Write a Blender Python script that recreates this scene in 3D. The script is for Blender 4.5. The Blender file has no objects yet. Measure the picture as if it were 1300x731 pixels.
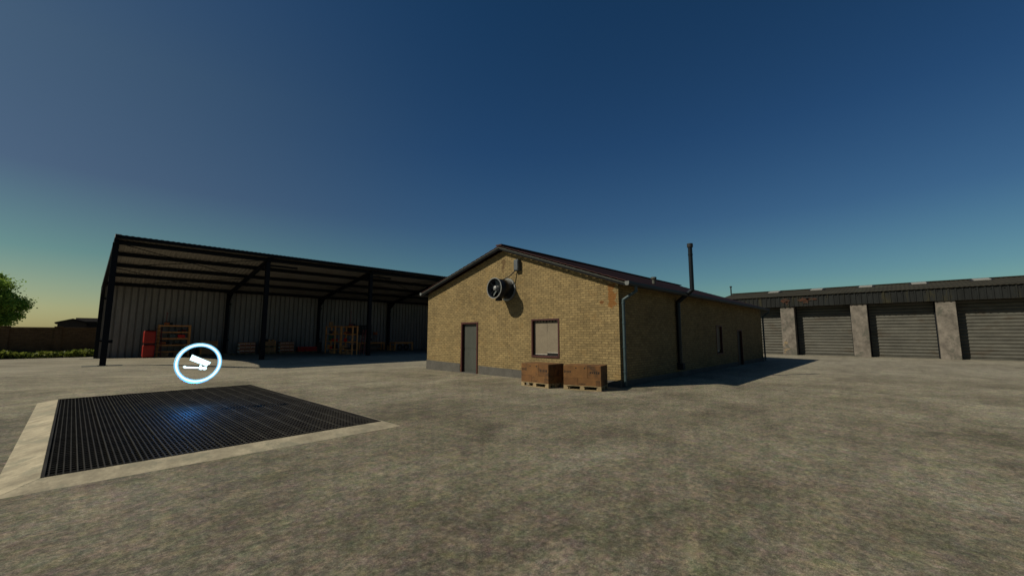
import bpy, bmesh, math, random
from mathutils import Vector, Matrix
random.seed(7)
R = math.radians
scn = bpy.context.scene
col = scn.collection
H = 1.7

# ------------------------------------------------------------------ materials
def mat(name):
    m = bpy.data.materials.new(name); m.use_nodes = True
    nt = m.node_tree; b = nt.nodes['Principled BSDF']
    return m, nt, b
def N(nt, t, **kw):
    n = nt.nodes.new(t)
    for k, v in kw.items():
        if k.startswith('i_'):
            n.inputs[k[2:].replace('_', ' ')].default_value = v
        else: setattr(n, k, v)
    return n
def L(nt, a, b): nt.links.new(a, b)
def coord(nt, scale=(1,1,1), kind='Object', rot=(0,0,0)):
    tc = N(nt, 'ShaderNodeTexCoord'); mp = N(nt, 'ShaderNodeMapping')
    mp.inputs['Scale'].default_value = scale; mp.inputs['Rotation'].default_value = rot
    L(nt, tc.outputs[kind], mp.inputs['Vector']); return mp.outputs[0]
def geopos(nt, scale=(1,1,1)):
    g = N(nt, 'ShaderNodeNewGeometry'); mp = N(nt, 'ShaderNodeMapping')
    mp.inputs['Scale'].default_value = scale
    L(nt, g.outputs['Position'], mp.inputs['Vector']); return mp.outputs[0]
def noise(nt, vec, scale, detail=4, rough=.6, dist=0):
    n = N(nt, 'ShaderNodeTexNoise'); n.inputs['Scale'].default_value = scale
    n.inputs['Detail'].default_value = detail; n.inputs['Roughness'].default_value = rough
    n.inputs['Distortion'].default_value = dist
    L(nt, vec, n.inputs['Vector']); return n.outputs['Fac']
def ramp(nt, fac, stops):
    r = N(nt, 'ShaderNodeValToRGB'); e = r.color_ramp.elements
    while len(e) < len(stops): e.new(.5)
    for k, (p, c) in enumerate(stops):
        e[k].position = p
        e[k].color = (c, c, c, 1) if isinstance(c, (int, float)) else (*c, 1)
    L(nt, fac, r.inputs[0]); return r.outputs[0]
def mix(nt, fac, a, b, mode='MIX'):
    m = N(nt, 'ShaderNodeMix', data_type='RGBA', blend_type=mode)
    if isinstance(fac, (int, float)): m.inputs[0].default_value = fac
    else: L(nt, fac, m.inputs[0])
    for i, v in ((6, a), (7, b)):
        if isinstance(v, tuple): m.inputs[i].default_value = (*v, 1)
        else: L(nt, v, m.inputs[i])
    return m.outputs[2]
def bump(nt, b, h, strength=.3, dist=.02):
    n = N(nt, 'ShaderNodeBump'); n.inputs['Strength'].default_value = strength
    n.inputs['Distance'].default_value = dist
    L(nt, h, n.inputs['Height']); L(nt, n.outputs[0], b.inputs['Normal'])

AL = .56   # lowers most base colours against the exposure, which deepens the shade
def sc3(c, k=AL): return tuple(x*k for x in c)
def plain(name, c, rough=.6, metal=0, var=.25, scale=3, bmp=.15, dirt=None, stretch=(1,1,1), spec=.4, keep=False):
    """one base colour broken up by two scales of noise, plus optional dirt patches"""
    if not keep:  # kept colours stay unscaled, brighter to offset the shade inside the shed
        c = sc3(c)
        if dirt: dirt = (sc3(dirt[0]), dirt[1])
    m, nt, b = mat(name)
    v = geopos(nt, stretch)
    n1 = noise(nt, v, scale, 6, .65); n2 = noise(nt, v, scale*9, 4, .6)
    d = tuple(x*(1-var) for x in c); l = tuple(min(1, x*(1+var)) for x in c)
    c1 = ramp(nt, n1, [(.3, d), (.7, l)])
    c2 = mix(nt, .5, c1, ramp(nt, n2, [(.3, .6), (.7, 1.0)]), 'MULTIPLY')
    if dirt:
        f = ramp(nt, noise(nt, v, scale*.6, 8, .7, .4), [(dirt[1], 0.0), (dirt[1]+.08, 1.0)])
        c2 = mix(nt, f, c2, dirt[0])
    L(nt, c2, b.inputs['Base Color'])
    b.inputs['Roughness'].default_value = rough; b.inputs['Metallic'].default_value = metal
    b.inputs['Specular IOR Level'].default_value = spec
    if bmp: bump(nt, b, n2, bmp, .01)
    return m

def ground_mat():
    m, nt, b = mat('worn_concrete_ground')
    v = geopos(nt)
    big = noise(nt, v, .22, 5, .6, .3)
    med = noise(nt, v, 1.3, 6, .68, .4)
    mid2 = noise(nt, v, 5.0, 5, .65)
    fine = noise(nt, v, 22, 6, .75)
    grit = noise(nt, v, 95, 3, .7)
    base = ramp(nt, big, [(.30, (.205, .183, .125)), (.5, (.255, .228, .16)), (.72, (.31, .285, .205))])
    base = mix(nt, .55, base, ramp(nt, med, [(.32, .62), (.5, .97), (.7, 1.38)]), 'MULTIPLY')
    base = mix(nt, .65, base, ramp(nt, mid2, [(.32, .68), (.5, 1.0), (.7, 1.3)]), 'MULTIPLY')
    # moss-green and pinkish tints
    gv = noise(nt, v, 2.6, 7, .72, .6)
    base = mix(nt, ramp(nt, gv, [(.52, 0.0), (.68, .55)]), base, (.26, .26, .13))
    pv = N(nt, 'ShaderNodeMapping'); pv.inputs['Location'].default_value = (31, 12, 5); L(nt, v, pv.inputs[0])
    rv = noise(nt, pv.outputs[0], 3.1, 7, .72, .5)
    base = mix(nt, ramp(nt, rv, [(.50, 0.0), (.66, .5)]), base, (.30, .225, .18))
    base = mix(nt, .85, base, ramp(nt, fine, [(.30, .30), (.5, 1.0), (.70, 1.9)]), 'MULTIPLY')
    base = mix(nt, .85, base, ramp(nt, grit, [(.32, .4), (.5, 1.0), (.68, 1.7)]), 'MULTIPLY')
    # trowel streaks, wide soft bands
    sv = N(nt, 'ShaderNodeMapping'); sv.inputs['Scale'].default_value = (.5, 2.2, 1); sv.inputs['Rotation'].default_value = (0, 0, R(-46)); L(nt, v, sv.inputs[0])
    st = noise(nt, sv.outputs[0], .9, 5, .6, .8)
    base = mix(nt, .5, base, ramp(nt, st, [(.35, .78), (.6, 1.12)]), 'MULTIPLY')
    # paler with distance from the origin, and again towards the shed
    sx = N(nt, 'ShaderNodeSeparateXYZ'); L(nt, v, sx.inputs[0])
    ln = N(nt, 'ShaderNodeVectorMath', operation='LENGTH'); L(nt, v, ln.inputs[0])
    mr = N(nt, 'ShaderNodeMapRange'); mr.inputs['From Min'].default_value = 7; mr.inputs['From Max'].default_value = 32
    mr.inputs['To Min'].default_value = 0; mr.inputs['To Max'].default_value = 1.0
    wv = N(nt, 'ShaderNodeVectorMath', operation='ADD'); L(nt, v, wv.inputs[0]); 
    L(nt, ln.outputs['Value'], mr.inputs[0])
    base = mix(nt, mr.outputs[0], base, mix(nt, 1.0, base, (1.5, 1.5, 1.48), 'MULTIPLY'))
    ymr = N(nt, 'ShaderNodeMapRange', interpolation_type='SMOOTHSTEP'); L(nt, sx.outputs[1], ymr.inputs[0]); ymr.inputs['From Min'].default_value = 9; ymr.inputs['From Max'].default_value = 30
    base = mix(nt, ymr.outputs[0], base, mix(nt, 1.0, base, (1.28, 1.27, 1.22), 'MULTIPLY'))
    blot = noise(nt, v, .45, 4, .55, .6)
    base = mix(nt, .6, base, ramp(nt, blot, [(.36, .66), (.5, 1.0), (.64, 1.22)]), 'MULTIPLY')
    for sc_, lo_, hi_ in ((9.0, .45, 1.75), (2.4, .72, 1.32)):     # lichen, dust and grit of several hues
        cn = N(nt, 'ShaderNodeTexNoise'); cn.inputs['Scale'].default_value = sc_; cn.inputs['Detail'].default_value = 8; cn.inputs['Roughness'].default_value = .78
        L(nt, v, cn.inputs['Vector'])
        m1 = N(nt, 'ShaderNodeMapRange', data_type='FLOAT_VECTOR'); L(nt, cn.outputs['Color'], m1.inputs['Vector'])
        for nm_, vv in (('From Min', .30), ('From Max', .70), ('To Min', lo_), ('To Max', hi_)):
            for sk_ in m1.inputs:
                if sk_.name == nm_ and sk_.type == 'VECTOR': sk_.default_value = (vv, vv, vv)
        base = mix(nt, .24, base, m1.outputs['Vector'], 'MULTIPLY')
        base = mix(nt, .45, base, ramp(nt, cn.outputs['Fac'], [(.32, lo_*.8), (.5, 1.0), (.66, hi_*1.1)]), 'MULTIPLY')
        base = mix(nt, ramp(nt, cn.outputs['Fac'], [(.55, 0.0), (.68, .4)]), base, (.38, .345, .20))
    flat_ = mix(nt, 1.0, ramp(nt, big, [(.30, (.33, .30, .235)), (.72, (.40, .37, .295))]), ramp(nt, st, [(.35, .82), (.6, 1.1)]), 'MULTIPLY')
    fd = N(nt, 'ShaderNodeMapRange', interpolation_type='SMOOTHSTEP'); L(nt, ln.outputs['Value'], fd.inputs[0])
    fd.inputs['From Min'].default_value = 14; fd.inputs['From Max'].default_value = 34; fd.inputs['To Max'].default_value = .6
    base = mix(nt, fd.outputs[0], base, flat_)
    base = mix(nt, 1.0, base, (AL*.97, AL*.975, AL*1.03), 'MULTIPLY')
    # fine cracks
    vo = N(nt, 'ShaderNodeTexVoronoi', feature='DISTANCE_TO_EDGE'); vo.inputs['Scale'].default_value = .11
    wn = N(nt, 'ShaderNodeTexNoise'); wn.inputs['Scale'].default_value = .8; wn.inputs['Detail'].default_value = 8
    L(nt, v, wn.inputs['Vector'])
    ad = N(nt, 'ShaderNodeVectorMath', operation='MULTIPLY_ADD'); ad.inputs[1].default_value = (2.2, 2.2, 0)
    L(nt, wn.outputs['Color'], ad.inputs[0]); L(nt, v, ad.inputs[2]); L(nt, ad.outputs[0], vo.inputs['Vector'])
    ck = ramp(nt, vo.outputs['Distance'], [(0.0, 1.0), (.0022, 0.0)])
    ckm = mix(nt, 1.0, ck, ramp(nt, noise(nt, v, .35, 2), [(.50, 0.0), (.6, .8)]), 'MULTIPLY')
    base = mix(nt, ckm, base, (.07, .065, .05))
    L(nt, base, b.inputs['Base Color'])
    b.inputs['Roughness'].default_value = .93; b.inputs['Specular IOR Level'].default_value = .15
    h = mix(nt, .5, fine, grit)
    bump(nt, b, h, .5, .012)
    return m

def brick_mat(name, c1, c2, mortar, rust=None, w=.24, hgt=.083, streak=None, patch=None):
    m, nt, b = mat(name)
    g = N(nt, 'ShaderNodeNewGeometry'); s = N(nt, 'ShaderNodeSeparateXYZ'); L(nt, g.outputs['Position'], s.inputs[0])
    a = N(nt, 'ShaderNodeMath', operation='ADD'); L(nt, s.outputs[0], a.inputs[0]); L(nt, s.outputs[1], a.inputs[1])
    cb = N(nt, 'ShaderNodeCombineXYZ'); L(nt, a.outputs[0], cb.inputs[0]); L(nt, s.outputs[2], cb.inputs[1])
    # hand laid: nudge the courses a little
    wn = N(nt, 'ShaderNodeTexNoise'); wn.inputs['Scale'].default_value = 3; L(nt, g.outputs['Position'], wn.inputs['Vector'])
    wm = N(nt, 'ShaderNodeVectorMath', operation='MULTIPLY_ADD'); wm.inputs[1].default_value = (.03, .03, 0)
    L(nt, wn.outputs['Color'], wm.inputs[0]); L(nt, cb.outputs[0], wm.inputs[2])
    br = N(nt, 'ShaderNodeTexBrick'); L(nt, wm.outputs[0], br.inputs['Vector'])
    br.inputs['Color1'].default_value = (*c1, 1); br.inputs['Color2'].default_value = (*c2, 1); br.inputs['Mortar'].default_value = (*mortar, 1)
    br.inputs['Scale'].default_value = 1; br.inputs['Brick Width'].default_value = w; br.inputs['Row Height'].default_value = hgt
    br.inputs['Mortar Size'].default_value = .010; br.inputs['Mortar Smooth'].default_value = .35; br.inputs['Bias'].default_value = -.1
    v = g.outputs['Position']
    n = noise(nt, v, 1.1, 7, .7, .3); f = noise(nt, v, 30, 4, .7); mm = noise(nt, v, 7, 5, .7)
    c = mix(nt, .6, br.outputs['Color'], ramp(nt, n, [(.3, .66), (.5, 1.0), (.7, 1.22)]), 'MULTIPLY')
    c = mix(nt, .6, c, ramp(nt, mm, [(.3, .55), (.5, 1.0), (.7, 1.3)]), 'MULTIPLY')
    c = mix(nt, .5, c, ramp(nt, f, [(.3, .6), (.7, 1.2)]), 'MULTIPLY')
    if rust:
        rr = ramp(nt, noise(nt, v, 2.3, 7, .72, .4), [(.56, 0.0), (.70, .6)])
        c = mix(nt, rr, c, rust)
    if patch:   # orange spalled bricks in a limited zone round a point (y, z), with a ragged outline
        for (py, pz, ry, rz, colr) in patch:
            dy = N(nt, 'ShaderNodeMath', operation='SUBTRACT'); L(nt, s.outputs[1], dy.inputs[0]); dy.inputs[1].default_value = py
            dz = N(nt, 'ShaderNodeMath', operation='SUBTRACT'); L(nt, s.outputs[2], dz.inputs[0]); dz.inputs[1].default_value = pz
            q = N(nt, 'ShaderNodeCombineXYZ'); L(nt, dy.outputs[0], q.inputs[0]); L(nt, dz.outputs[0], q.inputs[1])
            dx = N(nt, 'ShaderNodeMath', operation='SUBTRACT'); L(nt, s.outputs[0], dx.inputs[0]); dx.inputs[1].default_value = 12.3; L(nt, dx.outputs[0], q.inputs[2])
            qs = N(nt, 'ShaderNodeVectorMath', operation='DIVIDE'); L(nt, q.outputs[0], qs.inputs[0]); qs.inputs[1].default_value = (ry, rz, .06)
            ql = N(nt, 'ShaderNodeVectorMath', operation='LENGTH'); L(nt, qs.outputs[0], ql.inputs[0])
            nn = noise(nt, v, 4.5, 4, .6, .3)
            sm = N(nt, 'ShaderNodeMath', operation='MULTIPLY_ADD'); L(nt, nn, sm.inputs[0]); sm.inputs[1].default_value = 2.4; L(nt, ql.outputs['Value'], sm.inputs[2])
            k = ramp(nt, sm.outputs[0], [(0.0, 0.0)])
            mr = N(nt, 'ShaderNodeMapRange'); L(nt, sm.outputs[0], mr.inputs[0]); mr.inputs['From Min'].default_value = 1.72; mr.inputs['From Max'].default_value = 1.82
            mr.inputs['To Min'].default_value = .9; mr.inputs['To Max'].default_value = 0
            c = mix(nt, mr.outputs[0], c, colr)
    L(nt, c, b.inputs['Base Color']); b.inputs['Roughness'].default_value = .92; b.inputs['Specular IOR Level'].default_value = .15
    hh = N(nt, 'ShaderNodeMath', operation='MULTIPLY_ADD'); L(nt, br.outputs['Fac'], hh.inputs[0]); hh.inputs[1].default_value = -1.0
    L(nt, mm, hh.inputs[2])
    bump(nt, b, hh.outputs[0], .8, .012)
    return m

M = {}
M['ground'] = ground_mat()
M['curb'] = plain('pale_cast_concrete', (.68, .585, .41), .9, var=.4, scale=2.6, bmp=.6, dirt=((.46, .42, .30), .52))
M['pit'] = plain('dark_pit', (.02, .02, .02), .9)
M['grate'] = plain('oiled_steel_grate', (.040, .035, .029), .75, .0, var=.5, scale=2.0, bmp=.2, spec=.12)
M['grate_worn'] = plain('worn_steel_grate', (.054, .049, .040), .75, .0, var=.6, scale=1.2, bmp=.2, spec=.15)
M['brick'] = brick_mat('yellow_brick', sc3((.47, .345, .165)), sc3((.33, .245, .122)), sc3((.22, .165, .088)), rust=sc3((.42, .27, .11)),
                       patch=[(6.95, 3.02, .32, .55, (.17, .075, .022)), (7.35, 2.82, .16, .10, (.13, .055, .02)), (12.05, 4.75, .16, .55, (.11, .072, .036))])
M['redbrick'] = brick_mat('brown_brick', (.17, .10, .05), (.12, .07, .036), (.10, .075, .05), w=.26, hgt=.09)
M['plinth'] = plain('grey_plinth_render', (.155, .145, .13), .9, var=.25, scale=2.5, bmp=.4, dirt=((.08, .075, .06), .60))
M['frame'] = plain('oxblood_paint', (.095, .020, .017), .5, var=.3, scale=5)
M['door'] = plain('grey_green_door_paint', (.085, .092, .078), .6, var=.18, scale=2, dirt=((.05, .05, .04), .62), stretch=(1, 1, .3))
M['board'] = plain('beige_blind', (.34, .28, .20), .8, var=.12, scale=2, bmp=.08)
M['hem'] = plain('pale_hem', (.62, .58, .5), .7, var=.1)
M['glass'] = plain('dark_glass', (.012, .016, .02), .06, var=.1, spec=.6, bmp=0)
M['roof'] = plain('maroon_roof_sheet', (.095, .036, .030), .75, var=.35, scale=1.5, bmp=.3, dirt=((.035, .03, .025), .58), spec=.25)
M['trim'] = plain('weathered_pale_trim', (.11, .118, .10), .7, var=.35, scale=5, dirt=((.09, .09, .08), .58))
M['pipe'] = plain('teal_grey_pipe', (.075, .125, .145), .5, .1, var=.25, scale=4, dirt=((.05, .07, .075), .64))
M['gutter'] = plain('slate_blue_gutter', (.02, .032, .042), .6, 0, var=.25, scale=4, dirt=((.03, .04, .045), .62))
M['gutter_end'] = plain('pale_gutter_end', (.28, .30, .30), .5)
M['steel'] = plain('blue_black_steel', (.007, .010, .017), .6, 0, var=.3, scale=3, spec=.15)
M['shed_sheet'] = plain('grey_wall_sheet', (.25, .225, .21), .7, var=.15, scale=1.2, bmp=.1, dirt=((.13, .12, .11), .64), stretch=(1, 1, .35), keep=True)
M['shed_roof'] = plain('brownish_roof_underside', (.50, .45, .40), .85, var=.15, scale=.8, bmp=.2, dirt=((.34, .30, .25), .6))
M['white'] = plain('white_cap_sheet', (.75, .74, .70), .6, var=.08)  # white sheet for the end cap of the shed gutter
M['pad'] = plain('footing_concrete', (.17, .19, .18), .9, var=.25, scale=3, bmp=.4, dirt=((.12, .13, .10), .58))
M['shutter'] = plain('grey_green_shutter', (.135, .131, .112), .62, .0, var=.3, scale=.9, bmp=.2, dirt=((.10, .085, .065), .56), stretch=(1, 1, 2.5))
M['pillar'] = plain('stained_concrete_pillar', (.29, .255, .22), .92, var=.45, scale=2.2, bmp=.7, dirt=((.155, .15, .125), .53))
M['chip'] = plain('fresh_broken_concrete', (.42, .32, .20), .9, var=.4, scale=9)
M['fascia'] = plain('dark_fascia_sheet', (.023, .026, .027), .75, var=.4, scale=1.3, bmp=.2, dirt=((.045, .042, .025), .55), stretch=(1, 1.4, .3), spec=.2)
M['groof'] = plain('mossy_roof_sheet', (.062, .056, .040), .9, var=.3, scale=1.2, bmp=.3, spec=.15, dirt=((.065, .07, .05), .56), stretch=(1, .5, 1))
M['rust'] = plain('rust', (.10, .038, .02), .95, var=.6, scale=4, bmp=.4, dirt=((.05, .04, .03), .5))
M['skylight'] = plain('milky_skylight', (.45, .45, .42), .6, var=.08)
M['carton'] = plain('brown_cardboard', (.27, .125, .038), .85, var=.3, scale=3, bmp=.15, dirt=((.10, .05, .02), .52))
M['carton_b'] = plain('brown_cardboard_darker', (.225, .10, .030), .85, var=.3, scale=3, bmp=.15, dirt=((.09, .045, .018), .52))
M['ink'] = plain('faded_black_ink', (.022, .014, .009), .8, var=.3, scale=20, bmp=0)
M['ink_pale'] = plain('faded_brown_ink', (.10, .05, .022), .8, var=.3, scale=20, bmp=0)
M['pallet'] = plain('raw_pallet_wood', (.50, .37, .20), .8, var=.25, scale=4, bmp=.3, dirt=((.30, .2, .1), .62))
M['wood'] = plain('orange_rack_wood', (.72, .30, .09), .75, var=.25, scale=3, bmp=.2, keep=True)
M['crate'] = plain('dark_brown_crate', (.40, .21, .10), .8, var=.3, scale=3, bmp=.3, keep=True)
M['red'] = plain('red_plastic', (.36, .015, .006), .5, var=.18, scale=3, bmp=.08, dirt=((.3, .02, .01), .63), keep=True)
M['brightred'] = plain('bright_red_plastic', (.75, .02, .012), .5, var=.15, keep=True)
M['darkred'] = plain('dark_red_paint', (.17, .014, .014), .5, var=.25, scale=5, keep=True)
M['black'] = plain('black_rubber', (.02, .02, .022), .7, var=.3, scale=5)
M['orange'] = plain('orange_plastic', (.50, .12, .025), .5, var=.2, scale=6, keep=True)
M['greyplastic'] = plain('grey_plastic', (.10, .12, .12), .5, var=.2, keep=True)
M['green'] = plain('dark_green_plastic', (.03, .11, .05), .5, var=.2, keep=True)
M['blue'] = plain('navy_plastic', (.02, .035, .08), .5, var=.2)
M['white_box'] = plain('white_carton', (.85, .82, .76), .8, var=.12, keep=True)
M['brown_box'] = plain('red_brown_carton', (.60, .24, .11), .8, var=.25, scale=6, keep=True)
M['fan'] = plain('dark_blue_fan_steel', (.022, .030, .042), .35, .6, var=.3, scale=6, spec=.6)
M['fan_rim'] = plain('bright_steel_rim', (.42, .43, .43), .42, .3, var=.2, scale=8)
M['boxgrey'] = plain('blue_grey_enclosure', (.13, .15, .175), .5, var=.15)
M['bark'] = plain('bark', (.10, .07, .045), .95, var=.3, scale=6, bmp=.6)
M['farwall'] = plain('far_brown_wall', (.05, .04, .035), .9)
M['farroof'] = plain('far_grey_roof', (.04, .038, .038), 1.0, spec=0)

def leaf_mat(name, a, b_):
    m, nt, b = mat(name)
    v = geopos(nt)
    c = ramp(nt, noise(nt, v, 1.0, 4, .7), [(.35, a), (.65, b_)])
    g = N(nt, 'ShaderNodeNewGeometry')
    c = mix(nt, .5, c, ramp(nt, g.outputs['Random Per Island'], [(0.0, .55), (1.0, 1.4)]), 'MULTIPLY')
    L(nt, c, b.inputs['Base Color']); b.inputs['Roughness'].default_value = .6
    b.inputs['Specular IOR Level'].default_value = .2
    tr = N(nt, 'ShaderNodeBsdfTranslucent'); L(nt, c, tr.inputs[0])
    ms = N(nt, 'ShaderNodeMixShader'); ms.inputs[0].default_value = .42
    L(nt, b.outputs[0], ms.inputs[1]); L(nt, tr.outputs[0], ms.inputs[2])
    L(nt, ms.outputs[0], nt.nodes['Material Output'].inputs['Surface'])
    return m
M['leaf'] = leaf_mat('tree_leaves', (.14, .26, .035), (.36, .50, .085))
M['shrub'] = leaf_mat('ground_plants', (.11, .145, .025), (.18, .205, .04))
def glow_mat(name, c, s):
    m, nt, b = mat(name)
    b.inputs['Base Color'].default_value = (*c, 1)
    b.inputs['Emission Color'].default_value = (*c, 1); b.inputs['Emission Strength'].default_value = s
    return m
M['glow_white'] = glow_mat('glowing_white', (.62, .93, 1.0), 2.6)
M['glow_blue'] = glow_mat('glowing_pale_blue', (.30, .68, .95), .85)

# ------------------------------------------------------------------ mesh builder
def wloc(o):
    v = Vector((0, 0, 0))
    while o is not None: v = v + o.location; o = o.parent
    return v
class MB:
    def __init__(s): s.v = []; s.f = []
    def _add(s, vs, fs):
        n = len(s.v); s.v += [tuple(p) for p in vs]; s.f += [tuple(i+n for i in f) for f in fs]; return s
    def box(s, x0, x1, y0, y1, z0, z1, rot=0, c=None):
        vs = [(x, y, z) for z in (z0, z1) for (x, y) in ((x0, y0), (x1, y0), (x1, y1), (x0, y1))]
        if rot:
            cx, cy = c if c else ((x0+x1)/2, (y0+y1)/2); ca, sa = math.cos(rot), math.sin(rot)
            vs = [(cx+(x-cx)*ca-(y-cy)*sa, cy+(x-cx)*sa+(y-cy)*ca, z) for x, y, z in vs]
        return s._add(vs, [(3, 2, 1, 0), (4, 5, 6, 7), (0, 1, 5, 4), (1, 2, 6, 5), (2, 3, 7, 6), (3, 0, 4, 7)])
    def beam(s, p, q, w, h, up=(0, 0, 1)):
        p, q = Vector(p), Vector(q); d = (q-p).normalized(); u = Vector(up)
        if abs(d.dot(u)) > .98: u = Vector((0, 1, 0))
        r = d.cross(u).normalized(); u = r.cross(d).normalized()
        vs = []
        for b in (p, q):
            for (i, j) in ((-1, -1), (1, -1), (1, 1), (-1, 1)): vs.append(b + r*(i*w/2) + u*(j*h/2))
        return s._add(vs, [(3, 2, 1, 0), (4, 5, 6, 7), (0, 1, 5, 4), (1, 2, 6, 5), (2, 3, 7, 6), (3, 0, 4, 7)])
    def cyl(s, p, q, r, n=16, r2=None, caps=True):
        r2 = r if r2 is None else r2
        p, q = Vector(p), Vector(q); d = (q-p).normalized()
        a = d.orthogonal().normalized(); b = d.cross(a)
        vs = [p + (a*math.cos(t)+b*math.sin(t))*r for t in [2*math.pi*k/n for k in range(n)]]
        vs += [q + (a*math.cos(t)+b*math.sin(t))*r2 for t in [2*math.pi*k/n for k in range(n)]]
        fs = [(k, (k+1) % n, n+(k+1) % n, n+k) for k in range(n)]
        if caps: fs += [tuple(range(n-1, -1, -1)), tuple(range(n, 2*n))]
        return s._add(vs, fs)
    def tube(s, p, q, r, t, n=28):
        """open pipe with wall thickness"""
        p, q = Vector(p), Vector(q); d = (q-p).normalized(); a = d.orthogonal().normalized(); b = d.cross(a)
        vs = []
        for c, rr in ((p, r), (q, r), (q, r-t), (p, r-t)):
            vs += [c + (a*math.cos(k*2*math.pi/n)+b*math.sin(k*2*math.pi/n))*rr for k in range(n)]
        fs = []
        for m in range(4):
            o, o2 = m*n, ((m+1) % 4)*n
            fs += [(o+k, o+(k+1) % n, o2+(k+1) % n, o2+k) for k in range(n)]
        return s._add(vs, fs)
    def path(s, pts, r, n=12):
        for a, b in zip(pts, pts[1:]): s.cyl(a, b, r, n)
        for c in pts[1:-1]: s.ball(c, r*1.03, 8, 10)
        return s
    def ball(s, c, r, nu=8, nv=12, sc=(1, 1, 1)):
        vs = []; fs = []
        for i in range(nu+1):
            th = math.pi*i/nu
            for j in range(nv):
                ph = 2*math.pi*j/nv
                vs.append((c[0]+r*sc[0]*math.sin(th)*math.cos(ph), c[1]+r*sc[1]*math.sin(th)*math.sin(ph), c[2]+r*sc[2]*math.cos(th)))
        for i in range(nu):
            for j in range(nv): fs.append((i*nv+j, (i+1)*nv+j, (i+1)*nv+(j+1) % nv, i*nv+(j+1) % nv))
        return s._add(vs, fs)
    def prism(s, prof, a, b):
        """profile [(u,w)..] placed by a(u,w) and b(u,w) -> 3D"""
        n = len(prof)
        vs = [a(*p) for p in prof] + [b(*p) for p in prof]
        return s._add(vs, [tuple(range(n-1, -1, -1)), tuple(range(n, 2*n))] + [(k, (k+1) % n, n+(k+1) % n, n+k) for k in range(n)])
    def sheet(s, P0, P1, D, t, offs):
        """ribbed sheet: walks from P0 to P1, extruded by D; offs = list of (fraction, offset vector), t = thickness vector"""
        P0, P1, D, t = Vector(P0), Vector(P1), Vector(D), Vector(t)
        vs = []; n = len(offs)
        for (f, o) in offs:
            b = P0.lerp(P1, f) + Vector(o)
            vs += [b, b+D, b+D+t, b+t]
        fs = []
        for k in range(n-1):
            a, c = 4*k, 4*(k+1)
            for m in range(4): fs.append((a+m, a+(m+1) % 4, c+(m+1) % 4, c+m))
        fs += [(0, 1, 2, 3), (4*n-1, 4*n-2, 4*n-3, 4*n-4)]
        return s._add(vs, fs)
    def build(s, name, m, parent=None, bevel=0, smooth=False, local=False):
        me = bpy.data.meshes.new(name)
        off = Vector((0, 0, 0)) if (parent is None or local) else wloc(parent)
        me.from_pydata([tuple(Vector(p)-off) for p in s.v], [], s.f)
        bm = bmesh.new(); bm.from_mesh(me); bmesh.ops.recalc_face_normals(bm, faces=bm.faces); bm.to_mesh(me); bm.free()
        me.materials.append(m)
        o = bpy.data.objects.new(name, me); col.objects.link(o)
        if parent is not None: o.parent = parent
        if smooth:
            for p in me.polygons: p.use_smooth = len(p.vertices) == 4
        if bevel:
            bv = o.modifiers.new('bevel', 'BEVEL'); bv.width = bevel; bv.segments = 2; bv.limit_method = 'ANGLE'
        return o
def ribs(length, pitch, depth, vec, kind='trap', ph=0.0):
    """fractions/offsets for a ribbed sheet"""
    n = max(1, int(round(length/pitch))); out = []; V = Vector(vec)
    for k in range(n):
        if kind == 'trap': pts = ((0, 0), (.30, 0), (.42, 1), (.88, 1))
        elif kind == 'narrow': pts = ((0, 0), (.62, 0), (.70, 1), (.92, 1))
        elif kind == 'groove': pts = ((0, 0), (.72, 0), (.76, 1), (.96, 1))
        elif kind == 'saw': pts = ((0, 0), (.9, 1))
        else: pts = [(q/6, .5-.5*math.cos(q/6*2*math.pi)) for q in range(6)]
        for u, w in pts: out.append(((k+u)/n, tuple(V*(w*depth))))
    out.append((1.0, (0, 0, 0)))
    return out
def thing(name, loc, label, cat, group=None, rz=0):
    o = bpy.data.objects.new(name, None); o.empty_display_size = .2; col.objects.link(o)
    o.location = loc; o.rotation_euler.z = rz
    tag(o, label, cat, group); return o
def tag(o, label=None, cat=None, group=None, kind=None):
    if label: o['label'] = label
    if cat: o['category'] = cat
    if group: o['group'] = group
    if kind: o['kind'] = kind
    return o
def copy_tree(o, parent=None):
    c = o.copy(); col.objects.link(c); c.parent = parent
    for ch in [x for x in list(bpy.data.objects) if x.parent is o]: copy_tree(ch, c)
    return c

# ------------------------------------------------------------------ ground (with the tipping pit cut out)
GX0, GX1, GY0, GY1 = -.12, 4.15, 7.32, 15.75      # grate
OX0, OX1, OY0, OY1 = -.52, 4.40, 6.93, 15.98      # outer edge of the concrete surround
def sstep(a, b, x):
    t = max(0, min(1, (x-a)/(b-a))); return t*t*(3-2*t)
def gz(x, y):
    return -.30*sstep(18.5, 22, y)*(1-sstep(27.6, 31.3, y))*sstep(-3, 5, x)*(1-sstep(28, 36, x))
xs = sorted(set([-900, -400, -200, -100, -60] + [-40+2*k for k in range(16)] + [-8+.5*k for k in range(90)] + [38+2*k for k in range(12)] + [80, 120, 200, 400, 900]))
xs = sorted([x for x in xs if not (-.4 < x < -.0 or 4.0 <= x <= 4.3)] + [GX0, GX1])
ys = sorted(set([-900, -400, -200, -100, -60] + [-40+2*k for k in range(21)] + [2+.5*k for k in range(80)] + [44+2*k for k in range(10)] + [80, 120, 200, 400, 900]))
ys = sorted([y for y in ys if not (7.2 < y < 7.6 or 15.6 < y < 15.9)] + [GY0, GY1])
g = MB(); nx, ny = len(xs), len(ys)
g.v = [(x, y, gz(x, y)) for y in ys for x in xs]
for j in range(ny-1):
    for i in range(nx-1):
        if xs[i] >= GX0-1e-6 and xs[i+1] <= GX1+1e-6 and ys[j] >= GY0-1e-6 and ys[j+1] <= GY1+1e-6: continue
        a = j*nx+i; g.f.append((a, a+1, a+nx+1, a+nx))
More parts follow.
